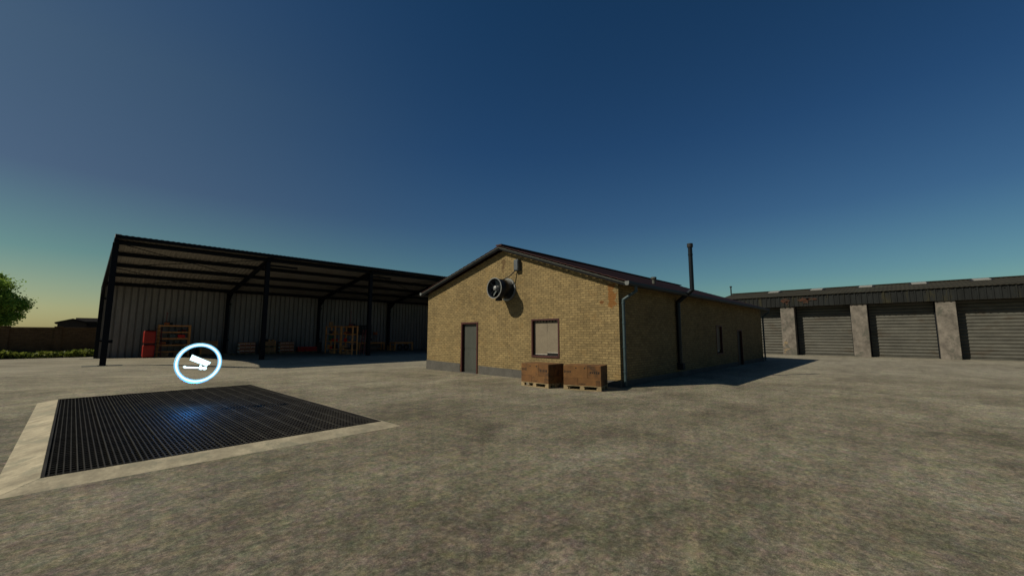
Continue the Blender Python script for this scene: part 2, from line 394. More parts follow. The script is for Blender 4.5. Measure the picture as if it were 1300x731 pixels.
gr = g.build('ground', M['ground'], smooth=True); tag(gr, kind='structure')
# ensure ground normals point up
me = gr.data
if me.polygons[0].normal.z < 0: me.flip_normals()

# tipping pit: surround, pit walls, grate
pit = thing('tipping_pit', (2, 11.5, 0), 'large square unloading pit set in the yard, black steel grating with pale concrete surround', 'pit')
TZ = .07
s = MB()
o4 = [(OX0, OY0, -.01), (OX1, OY0, -.01), (OX1, OY1, -.01), (OX0, OY1, -.01)]
i4 = [(GX0, GY0, TZ), (GX1, GY0, TZ), (GX1, GY1, TZ), (GX0, GY1, TZ)]
w4 = [(x, y, -1.6) for x, y, z in i4]
for k in range(4):
    j = (k+1) % 4; q = MB()
    q._add([o4[k], o4[j], i4[j], i4[k]] + [(a, b, -.12) for a, b, c in (o4[k], o4[j], i4[j], i4[k])],
           [(0, 1, 2, 3), (7, 6, 5, 4), (0, 4, 5, 1), (1, 5, 6, 2), (2, 6, 7, 3), (3, 7, 4, 0)])
    q.build('concrete_edge', M['curb'], pit, bevel=.006)
q = MB()
q.box(GX0-.1, GX0, GY0-.1, GY1+.1, -1.7, -.13).box(GX1, GX1+.1, GY0-.1, GY1+.1, -1.7, -.13)
q.box(GX0+.001, GX1-.001, GY0-.1, GY0, -1.7, -.13).box(GX0+.001, GX1-.001, GY1, GY1+.1, -1.7, -.13).box(GX0-.1, GX1+.1, GY0-.1, GY1+.1, -1.8, -1.71)
q.build('pit_wall', M['pit'], pit)
q = MB()   # flat bars run away along Y
nb = 72; st = (GX1-GX0)/nb; dark = MB(); worn = MB()
for k in range(nb+1):
    x = GX0 + st*k
    x = min(max(x, GX0+.008), GX1-.008)
    big = (k % 5 == 0)
    (worn if big else dark).box(x-.0065, x+.0065, GY0+.004, GY1-.004, TZ-.06, TZ - (.002 if big else .008))
cross = MB(); nc = 66
for k in range(nc+1):
    y = GY0+.012 + (GY1-GY0-.024)*k/nc
    cross.box(GX0+.004, GX1-.004, y-.011, y+.011, TZ-.030, TZ-.010)
q2 = MB()
for k in range(1, 6): x = GX0+(GX1-GX0)*k/6+.03; q2.box(x-.05, x+.05, GY0, GY1, -.32, -.07)
grate = dark.build('grating', M['grate'], pit)
worn.build('bearing_bar', M['grate_worn'], grate)
cross.build('cross_rod', M['grate'], grate)
q2.build('support_beam', M['grate'], pit)
fr = MB()
fr.box(GX0+.0005, GX0+.03, GY0+.0005, GY1-.0005, TZ-.07, TZ+.004).box(GX1-.03, GX1-.0005, GY0+.0005, GY1-.0005, TZ-.07, TZ+.004)
fr.box(GX0+.031, GX1-.031, GY0+.0005, GY0+.02, TZ-.07, TZ+.003).box(GX0+.031, GX1-.031, GY1-.02, GY1-.0005, TZ-.07, TZ+.003)
fr.build('angle_frame', M['grate'], pit)

# floating marker (ring + tipping trailer symbol), giving off light
MK = Vector((2.0, 11.6, 1.07))
mk = thing('floating_marker', MK, 'glowing white and blue ring with a tipping trailer symbol floating above the grating', 'marker')
fdir = Vector((MK.x, MK.y, MK.z-H)).normalized()
yaw = math.atan2(fdir.y, fdir.x) - math.pi/2 + R(14)
def torus(R_, r_, n=64, m=12):
    q = MB()
    for i in range(n):
        a = 2*math.pi*i/n
        for j in range(m):
            b = 2*math.pi*j/m
            q.v.append(((R_+r_*math.cos(b))*math.cos(a), r_*math.sin(b), (R_+r_*math.cos(b))*math.sin(a)))
    for i in range(n):
        for j in range(m): q.f.append((i*m+j, ((i+1) % n)*m+j, ((i+1) % n)*m+(j+1) % m, i*m+(j+1) % m))
    return q
ring = torus(.595, .021).build('ring', M['glow_white'], mk, smooth=True, local=True)
torus(.640, .018).build('ring_edge', M['glow_blue'], ring, smooth=True, local=True)
torus(.552, .014).build('ring_edge', M['glow_blue'], ring, smooth=True, local=True)
q = MB()
def flat(q, pts, t=.02):
    n = len(pts)
    q._add([(x, -t, z) for x, z in pts] + [(x, t, z) for x, z in pts], [tuple(range(n)), tuple(range(2*n-1, n-1, -1))] + [(k, n+k, n+(k+1) % n, (k+1) % n) for k in range(n)])
flat(q, [(-.215, .26), (.33, .035), (.30, -.035), (.26, -.05), (.24, -.10), (-.255, .085)])          # tipped body
q.build('symbol_body', M['glow_white'], mk, local=True)
q = MB()
flat(q, [(-.36, -.10), (-.31, -.13), (.05, -.135), (.05, -.175), (-.36, -.18), (-.40, -.14)])         # drawbar
flat(q, [(.045, -.07), (.09, -.07), (.09, -.14), (.045, -.14)], .018)
for cx in (.09, .19):
    flat(q, [(cx+.055*math.cos(t), -.165+.055*math.sin(t)) for t in [2*math.pi*k/20 for k in range(20)]], .022)
q.build('symbol_chassis', M['glow_white'], mk, local=True)
mk.rotation_euler = (0, R(5), yaw); mk.scale = (.68, .68, .68)
ld = bpy.data.lights.new('marker_glow', 'POINT'); ld.color = (.04, .33, 1.0); ld.energy = 60; ld.shadow_soft_size = .12
lo = bpy.data.objects.new('marker_glow', ld); col.objects.link(lo); lo.parent = mk; lo.location = (-.1, 0, -.95)

# ------------------------------------------------------------------ brick house
HX0, HX1, HY0, HY1, RY = 12.3, 31.6, 6.70, 17.42, 12.05
ZR, ZL, ZP = 3.42, 3.74, 5.28       # wall heights: right eave, left eave, ridge
house = thing('brick_house', (22, 12, 0), 'long low yellow brick workshop with a maroon gabled roof in the middle of the yard', 'building')
q = MB()
# front wall with door and window openings, as panels round the holes
DY0, DY1, DZ = 13.62, 14.76, 2.27
WY0, WY1, WZ0, WZ1 = 9.15, 10.50, .85, 2.31
T = .3
def gab(y):
    return ZP + (ZR-ZP)*(RY-y)/(RY-HY0) if y < RY else ZP + (ZL-ZP)*(y-RY)/(HY1-RY)
def wall_piece(q, y0, y1, z0, z1=None):
    if z1 is not None: q.box(HX0, HX0+T, y0, y1, z0, z1); return
    pr = [(y0, z0), (y1, z0), (y1, gab(y1))] + ([(RY, ZP)] if y0 < RY < y1 else []) + [(y0, gab(y0))]
    q.prism(pr, lambda u, w: (HX0, u, w), lambda u, w: (HX0+T, u, w))
PZ = .36
# continuous faces: build polygons for front surface per column
cols = [HY0, WY0, WY1, DY0, DY1, HY1]
wall_piece(q, HY0, WY0, 0); wall_piece(q, WY0, WY1, 0, WZ0); wall_piece(q, WY0, WY1, WZ1)
wall_piece(q, WY1, DY0, 0); wall_piece(q, DY0, DY1, DZ); wall_piece(q, DY1, HY1, 0)
# side wall (south) with window and door openings
SWX0, SWX1, SWZ0, SWZ1 = 22.1, 23.05, .72, 2.18
SDX0, SDX1, SDZ = 25.75, 26.75, 2.0
def side(x0, x1, z0, z1): q.box(x0, x1, HY0, HY0+T, z0, z1)
side(HX0+T, SWX0, 0, ZR); side(SWX0, SWX1, 0, SWZ0); side(SWX0, SWX1, SWZ1, ZR); side(SWX1, SDX0, 0, ZR); side(SDX0, SDX1, SDZ, ZR); side(SDX1, HX1, 0, ZR)
q.box(HX0+T, HX1, HY1-T, HY1, 0, ZL)
pr = [(HY0+T, 0), (HY1-T, 0), (HY1-T, gab(HY1-T)), (RY, ZP), (HY0+T, gab(HY0+T))]
q.prism(pr, lambda u, w: (HX1-T, u, w), lambda u, w: (HX1, u, w))
walls = q.build('wall', M['brick'], house)
# plinth: a skin 2 cm proud; its top drops towards the right as the yard rises
q = MB()
def pl(y): return .20 + (.46-.20)*(y-HY0)/(HY1-HY0)
for y0, y1 in ((HY0-.02, DY0-.06), (DY1+.06, HY1+.02)):
    q.prism([(y0, -.02), (y1, -.02), (y1, pl(y1)), (y0, pl(y0))], lambda u, w: (HX0-.02, u, w), lambda u, w: (HX0-.0005, u, w))
q.box(HX0-.0005, SDX0-.06, HY0-.02, HY0-.0005, -.02, .20).box(SDX1+.06, HX1+.02, HY0-.02, HY0-.0005, -.02, .20)
q.build('plinth', M['plinth'], house)
# front door
q = MB()
q.box(HX0-.03, HX0+.10, DY0, DY0+.075, 0.0, DZ).box(HX0-.03, HX0+.10, DY1-.075, DY1, 0.0, DZ).box(HX0-.03, HX0+.10, DY0+.0755, DY1-.0755, DZ-.075, DZ)
f = q.build('door_frame', M['frame'], house, bevel=.004)
q = MB().box(HX0+.10, HX0+.15, DY0+.01, DY1-.01, .03, DZ-.01)
q.box(HX0+.094, HX0+.0995, DY0+.14, DY1-.14, .14, .95).box(HX0+.094, HX0+.0995, DY0+.14, DY1-.14, 1.1, DZ-.2)
d = q.build('door', M['door'], house, bevel=.003)
MB().box(HX0+.085, HX0+.0935, DY0+.095, DY0+.13, .98, 1.14).cyl((HX0+.09, DY0+.11, 1.06), (HX0+.045, DY0+.11, 1.06), .009, 8).box(HX0+.035, HX0+.05, DY0+.10, DY0+.23, 1.05, 1.075).build('door_handle', M['black'], d)
q = MB().box(HX0-.10, HX0+.30, DY0, DY1, -.01, .028); q.build('door_step', M['plinth'], house, bevel=.005)
# front window
q = MB()
fw = .06
q.box(HX0-.02, HX0+.09, WY0, WY0+fw, WZ0, WZ1).box(HX0-.02, HX0+.09, WY1-fw, WY1, WZ0, WZ1)
q.box(HX0-.02, HX0+.09, WY0+fw, WY1-fw, WZ1-fw, WZ1).box(HX0-.03, HX0+.09, WY0+fw, WY1-fw, WZ0, WZ0+fw*1.1)
win = q.build('window_frame', M['frame'], house, bevel=.004)
MB().box(HX0+.115, HX0+.125, WY0+.01, WY1-.01, WZ0+.01, WZ1-.01).build('pane', M['glass'], win)
ym = (WY0+WY1)/2 - .03
b1 = MB().box(HX0+.098, HX0+.104, WY0+fw, ym, WZ0+.20, WZ1-fw).build('blind', M['board'], house)
MB().box(HX0+.092, HX0+.112, WY0+fw, ym, WZ0+.17, WZ0+.20).build('hem_bar', M['hem'], b1)
b2 = MB().box(HX0+.099, HX0+.105, ym+.004, WY1-fw, WZ0+.13, WZ1-fw).build('blind', M['board'], house)
MB().box(HX0+.093, HX0+.113, ym+.004, WY1-fw, WZ0+.10, WZ0+.13).build('hem_bar', M['hem'], b2)
# black tabs imitating the jagged frame shadow along the top of the blinds
q = MB()
for k in range(9):
    y = WY0+fw+.04 + k*(WY1-WY0-2*fw-.08)/8; hh = random.uniform(.05, .11)
    MB().box(HX0+.088, HX0+.097, y-.018, y+.018, WZ1-fw-hh, WZ1-fw).build('blind_shadow_tab', M['black'], win)
MB().box(HX0+.094, HX0+.097, ym-.004, ym+.004, WZ1-.5, WZ1-fw).build('pull_cord', M['black'], win)
# side window and side door
q = MB()
q.box(SWX0, SWX0+.06, HY0-.02, HY0+.08, SWZ0, SWZ1).box(SWX1-.06, SWX1, HY0-.02, HY0+.08, SWZ0, SWZ1)
q.box(SWX0+.06, SWX1-.06, HY0-.02, HY0+.08, SWZ1-.06, SWZ1).box(SWX0+.06, SWX1-.06, HY0-.02, HY0+.08, SWZ0, SWZ0+.06)
win2 = q.build('window_frame', M['frame'], house)
MB().box(SWX0+.01, SWX1-.01, HY0+.11, HY0+.12, SWZ0+.01, SWZ1-.01).build('pane', M['glass'], win2)
b3 = MB().box(SWX0+.06, SWX1-.06, HY0+.09, HY0+.096, SWZ0+.22, SWZ1-.06).build('blind', M['board'], house)
MB().box(SWX0+.06, SWX1-.25, HY0+.085, HY0+.10, SWZ0+.12, SWZ0+.22).build('hem_bar', M['hem'], b3)
q = MB()
q.box(SDX0, SDX0+.07, HY0-.02, HY0+.09, 0, SDZ).box(SDX1-.07, SDX1, HY0-.02, HY0+.09, 0, SDZ).box(SDX0+.07, SDX1-.07, HY0-.02, HY0+.09, SDZ-.07, SDZ)
q.build('door_frame', M['frame'], house)
MB().box(SDX0+.01, SDX1-.01, HY0+.10, HY0+.14, .02, SDZ-.01).build('door', M['door'], house)
# roof: two slopes of wavy sheets, waves step down the slope
EO = .42
slR = (ZP-ZR)/(RY-HY0); slL = (ZP-ZL)/(HY1-RY)
yR, yL = HY0-EO, HY1+.19
rx0, rx1 = HX0-.28, HX1+.08
for (ye, sl) in ((yR, slR), (yL, slL)):
    zt = ZP+.14; ze = zt - sl*abs(RY-ye)
    n = Vector((0, math.copysign(sl, ye-RY), 1)).normalized()
    ln = math.hypot(ye-RY, zt-ze)
    q = MB().sheet((rx0, RY, zt), (rx0, ye, ze), (rx1-rx0, 0, 0), n*.02, ribs(ln, .30, .018, n, 'saw'))
    q.build('roof', M['roof'], house)
    # pale scalloped sheet edge and dark verge board under it
    q = MB()
    a = Vector((rx0-.012, RY, zt-.055)); b = Vector((rx0-.012, ye, ze-.055))
    q.beam(a, b, .022, .028, up=n)
    q.build('verge_trim', M['trim'], house)
    q = MB(); q.beam((rx0+.03, RY, zt-.085), (rx0+.03, ye, ze-.085), .04, .10, up=n)
    q.build('verge_board', M['steel'], house)
MB().beam((rx0-.02, RY, ZP+.19), (rx1, RY, ZP+.19), .34, .05).build('ridge_cap', M['roof'], house)
# gutters and downpipes
zgR = ZP+.14-slR*abs(RY-yR)-.06
def gutter(y, z, sgn):
    q = MB(); pr = [(-.07, .06), (-.07, -.02), (-.04, -.07), (.04, -.07), (.07, -.02), (.07, .06), (.055, .06), (.055, -.015), (.03, -.055), (-.03, -.055), (-.055, -.015), (-.055, .06)]
    q.prism(pr, lambda u, w: (rx0-.02, y+u, z+w), lambda u, w: (rx1, y+u, z+w))
    o = q.build('gutter', M['gutter'], house)
    for x in (rx0-.032, rx1+.002):
        MB().prism([(-.072, .062), (-.072, -.02), (-.042, -.072), (.042, -.072), (.072, -.02), (.072, .062)], lambda u, w, x=x: (x, y+u, z+w), lambda u, w, x=x: (x+.010, y+u, z+w)).build('gutter_end', M['gutter_end'], o)
gutter(yR-.06, zgR, -1)
zgL = ZP+.14-slL*abs(RY-yL)-.06
gutter(yL+.06, zgL, 1)
q = MB().path([(HX0+.30, yR-.06, zgR-.06), (HX0+.30, yR-.06, zgR-.22), (HX0+.13, HY0-.10, zgR-.50), (HX0+.13, HY0-.10, .02)], .05)
for z in (.5, 1.3, 2.1, 2.75): q.cyl((HX0+.13, HY0-.10, z-.03), (HX0+.13, HY0-.10, z+.03), .062, 12)
q.build('downpipe', M['pipe'], house, smooth=False)
q = MB().path([(HX1-.05, yR-.06, zgR-.06), (HX1-.05, yR-.06, zgR-.2), (HX1+.02, HY0-.10, zgR-.45), (HX1+.02, HY0-.10, .02)], .05)
q.build('downpipe', M['pipe'], house)
# stove pipe up the shaded side wall
q = MB().path([(17.1, HY0-.10, .42), (17.1, HY0-.10, 3.05), (17.1, 6.0, 3.52), (17.1, 6.0, 5.30)], .085, 16)
for z in (1.2, 2.6): q.cyl((17.1, HY0-.10, z-.03), (17.1, HY0-.10, z+.03), .095, 16)
q.cyl((17.1, 6.0, 4.95), (17.1, 6.0, 5.0), .095, 16)
sp = q.build('stove_pipe', M['fan'], house)
MB().cyl((17.1, 6.0, 5.28), (17.1, 6.0, 5.43), .115, 16).build('pipe_cap', M['black'], sp)
MB().box(16.98, 17.22, HY0-.24, HY0-.002, .30, .56).build('soot_box', M['black'], sp, bevel=.01)
# little roof vent
vz = ZP+.14-slR*(RY-7.6)
q = MB().cyl((17.1, 7.6, vz-.05), (17.1, 7.6, vz+.24), .075, 12).cyl((17.1, 7.6, vz+.24), (17.1, 7.6, vz+.32), .12, 12)
q.build('roof_vent', M['trim'], house)

# extractor fan on the gable
fy, fz = 11.80, 3.58
fan = thing('extractor_fan', (HX0, fy, fz), 'dark round extractor fan sticking out of the gable wall above the window', 'fan')
MB().tube((HX0-.79, fy, fz), (HX0-.03, fy, fz), .40, .012, 32).build('housing', M['fan'], fan, smooth=True)
q = MB().tube((HX0-.80, fy, fz), (HX0-.775, fy, fz), .425, .035, 40)
q.build('front_rim', M['fan_rim'], fan)
MB().tube((HX0-.045, fy, fz), (HX0-.001, fy, fz), .475, .09, 40).build('wall_flange', M['fan_rim'], fan)
q = MB().cyl((HX0-.72, fy, fz), (HX0-.40, fy, fz), .11, 20).ball((HX0-.72, fy, fz), .11, 8, 16, (.6, 1, 1))
mot = q.build('motor_hub', M['fan_rim'], fan, smooth=True)
for k in range(6):
    a = 2*math.pi*k/6+.3; q = MB(); e = Vector((0, math.cos(a), math.sin(a))); t = Vector((0, -math.sin(a), math.cos(a))); c = Vector((HX0-.56, fy, fz))
    q._add([c+e*.10+t*.05+Vector((.04, 0, 0)), c+e*.37+t*.12+Vector((.05, 0, 0)), c+e*.37-t*.08+Vector((-.05, 0, 0)), c+e*.10-t*.05+Vector((-.04, 0, 0))] +
           [c+e*.10+t*.05+Vector((.05, 0, 0)), c+e*.37+t*.12+Vector((.06, 0, 0)), c+e*.37-t*.08+Vector((-.04, 0, 0)), c+e*.10-t*.05+Vector((-.03, 0, 0))],
           [(0, 1, 2, 3), (7, 6, 5, 4), (0, 4, 5, 1), (1, 5, 6, 2), (2, 6, 7, 3), (3, 7, 4, 0)])
    q.build('blade', M['greyplastic'], fan)
for k in range(4):
    a = math.pi/4+k*math.pi/2
    MB().beam((HX0-.74, fy+.10*math.cos(a), fz+.10*math.sin(a)), (HX0-.74, fy+.395*math.cos(a), fz+.395*math.sin(a)), .015, .015).build('guard_strut', M['fan'], fan)
MB().box(HX0-.62, HX0-.42, fy-.10, fy+.10, fz-.50, fz-.405).build('terminal_box', M['black'], fan, bevel=.01)
MB().box(HX0-.5, HX0-.35, fy-.03, fy+.03, fz-.46, fz+.0).beam((HX0-.30, fy, fz-.41), (HX0-.01, fy, fz-.62), .04, .04).build('bracket', M['fan'], fan) if False else None
bx = thing('switch_box', (HX0, 11.20, 4.50), 'small blue grey electric box high on the gable above the fan', 'box')
MB().box(HX0-.17, HX0-.001, 11.06, 11.30, 4.30, 4.76).build('cabinet', M['boxgrey'], bx, bevel=.012)
MB().box(HX0-.19, HX0-.171, 11.08, 11.28, 4.33, 4.73).build('lid', M['boxgrey'], bx, bevel=.006)
pts = []
for k in range(11):
    t = k/10; pts.append((HX0-.05-.35*t, 11.28+.40*t, 4.36-.40*t-.06*math.sin(t*math.pi)))
MB().path(pts, .022, 8).build('cable', M['black'], bx)

# ------------------------------------------------------------------ pallets and cartons
def make_pallet(w=1.2, d=.8, m='pallet'):
    """local: x depth, y width"""
    p = bpy.data.objects.new('pallet', None); p.empty_display_size = .2; col.objects.link(p)
    q = MB()
    for i in range(5):
        x = -d/2 + .05 + i*(d-.1)/4
        q.box(x-.05, x+.05, -w/2, w/2, .122, .144)
    q.build('deck_board', M[m], p, local=True, bevel=.002)
    for y in (-w/2+.05, 0, w/2-.05): MB().box(-d/2, d/2, y-.05, y+.05, .100, .1215).build('stringer', M[m], p, local=True)
    for x in (-d/2+.05, 0, d/2-.05):
        for y in (-w/2+.073, 0, w/2-.073): MB().box(x-.05, x+.05, y-.072, y+.072, .0225, .0995).build('block', M[m], p, local=True, bevel=.002)
    q = MB()
    for x in (-d/2+.05, 0, d/2-.05): q.box(x-.05, x+.05, -w/2, w/2, 0, .022)
    q.build('bottom_board', M[m], p, local=True, bevel=.002)
    return p
pallet0 = make_pallet(); used = [False]
def place_pallet(x, y, rz, z, label, group, rot90=False):
    p = pallet0 if not used[0] else copy_tree(pallet0)
    used[0] = True
    p.location = (x, y, z); p.rotation_euler.z = rz + (math.pi/2 if rot90 else 0)
    tag(p, label, 'pallet', group); return p
def scrawl(q, x, y, z, w, h, n, side=-1):
    """illegible faded print: a row of broken little strokes"""
    for k in range(n):
        yy = y - w/2 + w*(k+.5)/n
        hh = h*random.uniform(.6, 1); t = w/n*random.uniform(.45, .8)
        q.box(x-.002, x-.0004, yy-t/2, yy+t/2, z-hh/2, z+hh/2)
        if random.random() < .6: q.box(x-.002, x-.0004, yy-w/n/2, yy+w/n/2, z+hh/2-.006, z+hh/2-.0006)
def load(cx, cy, rz, where, pre):
    """a pallet of four cartons: low row split 40/60, tall row on top split 60/40"""
    def carton(y0, y1, z0, z1, label, m, prints):
        t = thing('cardboard_carton', (cx, cy, .146), label, 'carton', 'cardboard cartons on the two pallets', rz)
        q = MB().box(-.40, .40, y0+.002, y1-.002, z0, z1-.002)
        body = q.build('carton_body', M[m], t, local=True, bevel=.006)
        for pr in prints:
            q = MB()
            if pr[0] == 't': scrawl(q, -.40, pr[1], pr[2], pr[3], pr[4], pr[5])
            if pr[0] == 'box':
                _, y, z, s_ = pr
                q.box(-.402, -.4004, y-s_, y+s_, z+s_*1.1, z+s_*1.25).box(-.402, -.4004, y-s_, y+s_, z-s_*1.25, z-s_*1.1)
                q.box(-.402, -.4004, y-s_, y-s_*.8, z-s_*1.1, z+s_*1.1).box(-.402, -.4004, y+s_*.8, y+s_, z-s_*1.1, z+s_*1.1)
                for d_ in (-.35, .35): q.box(-.402, -.4004, y+s_*d_-.006, y+s_*d_+.006, z-s_*.8, z+s_*.6).prism([(y+s_*d_-.02, z+s_*.6), (y+s_*d_+.02, z+s_*.6), (y+s_*d_, z+s_*.95)], lambda u, w: (-.402, u, w), lambda u, w: (-.4004, u, w))
            if pr[0] == 'hole': q.cyl((-.402, pr[1], pr[2]), (-.4004, pr[1], pr[2]), .025, 10)
            q.build('faded_print', M['ink'], t, local=True)
        q = MB().box(-.30, .30, (y0+y1)/2-.025, (y0+y1)/2+.025, z1-.0018, z1-.0002); q.build('tape', M['carton_b'], t, local=True)
        return t
    # y decreasing = towards the right of the photo
    carton(.13, .60, 0, .22, 'small lower left cardboard carton %s' % where, 'carton_b', [])
    carton(-.60, .13, 0, .22, 'wide lower right cardboard carton with arrows mark %s' % where, 'carton', [('t', .0, .05, .22, .03, 6), ('box', -.50, .09, .06)])
    carton(-.18, .60, .22, .61, 'large upper left cardboard carton with dark print %s' % where, 'carton', [('t', .47, .41, .24, .085, 5), ('hole', .19, .53), ('hole', -.09, .53)])
    carton(-.60, -.18, .22, .61, 'tall upper right cardboard carton with dark print %s' % where, 'carton_b', [('t', -.40, .40, .32, .08, 5)])
a1 = R(-2)
place_pallet(10.93, 8.86, a1, 0, 'pallet of cartons nearer the door, left of the pair by the gable wall', 'pallets of cartons by the brick gable')
load(10.93, 8.86, a1, 'on the pallet below the window', 1)
a2 = R(16.5)
place_pallet(11.27, 7.37, a2, 0, 'pallet of cartons standing askew nearest the corner of the brick house', 'pallets of cartons by the brick gable')
load(11.27, 7.37, a2, 'on the askew pallet near the house corner', 2)

# ------------------------------------------------------------------ open shed
SX = [1.25, 9.05, 16.85, 24.65, 32.45]
SF, SB = 32.2, 42.6
zF, zB = 7.22, 5.50      # roof underside heights at the posts
shed = thing('open_shed', (16.8, 37.4, 0), 'long open fronted steel shed with lean-to roof left of the brick house', 'shed')
sl = (zF-zB)/(SB-SF)
def rz_(y): return zF - sl*(y-SF)
for k, x in enumerate(SX):
    q = MB()   # I-section front post
    q.box(x-.13, x+.13, SF-.13, SF-.10, 0.02, zF-.30).box(x-.13, x+.13, SF+.10, SF+.13, 0.02, zF-.30).box(x-.02, x+.02, SF-.10, SF+.10, .02, zF-.30)
    p = q.build('front_post', M['steel'], shed)
    MB().box(x-.2, x+.2, SF-.2, SF+.2, .022, .032).build('base_plate', M['steel'], p)
    MB().box(x+.131, x+.30, SF-.06, SF+.06, 1.25, 1.42).build('post_lug', M['steel'], p)
    q = MB()
    q.box(x-.11, x+.11, SB-.11, SB-.085, .02, zB-.25).box(x-.11, x+.11, SB+.085, SB+.11, .02, zB-.25).box(x-.018, x+.018, SB-.085, SB+.085, .02, zB-.25)
    p = q.build('back_post', M['steel'], shed)
    for zz in (1.2, 4.3): MB().box(x+.111, x+.26, SB-.05, SB+.05, zz, zz+.12).build('post_lug', M['steel'], p)
    q = MB()   # rafter with haunches
    q.beam((x, SF-.35, rz_(SF-.35)-.30), (x, SB+.20, rz_(SB+.20)-.30), .20, .24)
    q.prism([(SF+.13, zF-.42), (SF+1.3, rz_(SF+1.3)-.42), (SF+.13, zF-.95)], lambda u, w: (x-.08, u, w), lambda u, w: (x+.08, u, w))
    q.prism([(SB-.11, zB-.42), (SB-1.3, rz_(SB-1.3)-.42), (SB-.11, zB-1.0)], lambda u, w: (x-.08, u, w), lambda u, w: (x+.08, u, w))
    q.build('rafter', M['steel'], shed)
    MB().box(x-.8, x+.8, SF-.34, SF+.30, -.05, .022).build('footing_pad', M['pad'], shed, bevel=.004)
    MB().box(x-.8, x+.8, SB-.35, SB+.14, -.05, .010).build('footing_pad', M['pad'], shed, bevel=.004)
x0, x1 = SX[0]-.04, SX[-1]+.22
for y in (32.55, 34.75, 37.15, 39.55, 42.1):
    MB().box(x0+.02, x1-.02, y-.055, y+.055, rz_(y)-.255, rz_(y)-.012).build('purlin', M['steel'], shed)
yf, yb = SF-.42, SB+.42
q = MB().sheet((x0, yf, rz_(yf)+.005), (x1, yf, rz_(yf)+.005), (0, yb-yf, rz_(yb)-rz_(yf)), (0, 0, .018), ribs(x1-x0, .26, .04, (0, 0, 1), 'trap'))
q.build('roof_sheet', M['shed_roof'], shed)
q = MB().box(x0-.03, x1+.03, yf-.14, yf-.003, zF-.10, zF+.09)
gt = q.build('front_gutter', M['steel'], shed, bevel=.01)
MB().box(x0-.045, x0-.031, yf-.15, yf+.02, zF-.08, zF+.11).box(x0-.03, x0+.20, yf-.15, yf+.06, zF+.092, zF+.12).build('gutter_end', M['white'], gt)
MB().box(x0, x1, SF-.12, SF-.02, zF-.36, zF-.20).build('eaves_beam', M['steel'], shed)
q = MB().beam((x0-.02, yf, rz_(yf)-.06), (x0-.02, yb, rz_(yb)-.06), .04, .20)
q.build('verge_flashing', M['steel'], shed)
q = MB().beam((x1+.02, yf, rz_(yf)-.06), (x1+.02, yb, rz_(yb)-.06), .04, .20); q.build('verge_flashing', M['steel'], shed)
# cross bracing rods under the roof of the end bay and the third bay
for bx0, bx1 in ((0, 1), (2, 3)):
    xa, xb = SX[bx0], SX[bx1]
    for (ya, yb_) in ((SF+.1, SF+5.1), (SF+5.1, SB-.1)):
        MB().cyl((xa, ya, rz_(ya)-.24), (xb, yb_, rz_(yb_)-.24), .022, 6).build('brace_rod', M['steel'], shed)
        MB().cyl((xb, ya, rz_(ya)-.24), (xa, yb_, rz_(yb_)-.24), .022, 6).build('brace_rod', M['steel'], shed)
# narrow lamp troughs hung beside the front posts
for x in SX[1:4]:
    MB().box(x+.25, x+2.1, SF+.35, SF+.55, zF-.62, zF-.50).build('lamp_trough', M['steel'], shed, bevel=.01)
# back wall
q = MB().sheet((x0+.05, SB+.14, -.03), (x1-.05, SB+.14, -.03), (0, 0, zB-.07), (0, .012, 0), ribs(x1-x0-.1, .40, .10, (0, 1, 0), 'groove'))
q.build('back_wall', M['shed_sheet'], shed)
for z in (1.2, 3.2, 5.2): MB().box(x0+.1, x1-.1, SB+.26, SB+.34, z-.06, z+.06).build('wall_rail', M['steel'], shed)
MB().path([(SX[3]-.18, SB-.02, .03), (SX[3]-.18, SB-.02, 4.9), (SX[3]-.02, SB-.6, 5.3)], .035, 8).build('rain_pipe', M['gutter'], shed)
MB().box(x1-.05, x1-.03, SF+.2, SB+.1, .05, 4.8).build('end_wall', M['shed_sheet'], shed)

# ------------------------------------------------------------------ things in the shed
def tank(z, label):
    t = thing('red_tank', (3.95, 41.2, z), label, 'tank', 'stacked red tanks in the shed')
    q = MB().box(-.35, .35, -.38, .38, .06, .97); q.build('body', M['red'], t, local=True, bevel=.09)
    MB().box(-.33, .33, -.36, .36, .965, 1.03).build('lid', M['black'], t, local=True, bevel=.02)
    MB().box(-.30, .30, -.33, .33, 0, .065).build('foot', M['darkred'], t, local=True)
    q = MB()
    for z_ in (.3, .65): q.box(-.355, -.3505, -.28, .28, z_-.02, z_+.02)
    q.build('rib', M['darkred'], t, local=True)
tank(0, 'lower of the two stacked red tanks, standing on the shed floor'); tank(1.035, 'upper of the two stacked red tanks with a black lid')

def rack(x, y, rz, w, d, h, n, label, group='wooden racks in the shed'):
    t = thing('wooden_rack', (x, y, 0), label, 'rack', group, rz)
    for sx in (-1, 1):
        for sy in (-1, 1):
            MB().box(sx*(w/2-.05)-.055, sx*(w/2-.05)+.055, sy*(d/2-.04)-.045, sy*(d/2-.04)+.045, 0, h).build('upright', M['wood'], t, local=True)
    for k in range(n):
        z = .42 + (h-.46)*k/(n-1)
        q = MB().box(-w/2+.106, w/2-.106, -d/2+.0, d/2-.0, z-.03, z+.02).box(-w/2+.106, w/2-.106, -d/2, -d/2+.03, z-.08, z-.0305)
        q.build('shelf', M['wood'], t, local=True)
    return t, [.42 + (h-.46)*k/(n-1)+.02 for k in range(n)]
def at(t, u, v, z):
    c, s_ = math.cos(t.rotation_euler.z), math.sin(t.rotation_euler.z)
    return (t.location.x+u*c-v*s_, t.location.y+u*s_+v*c, z)
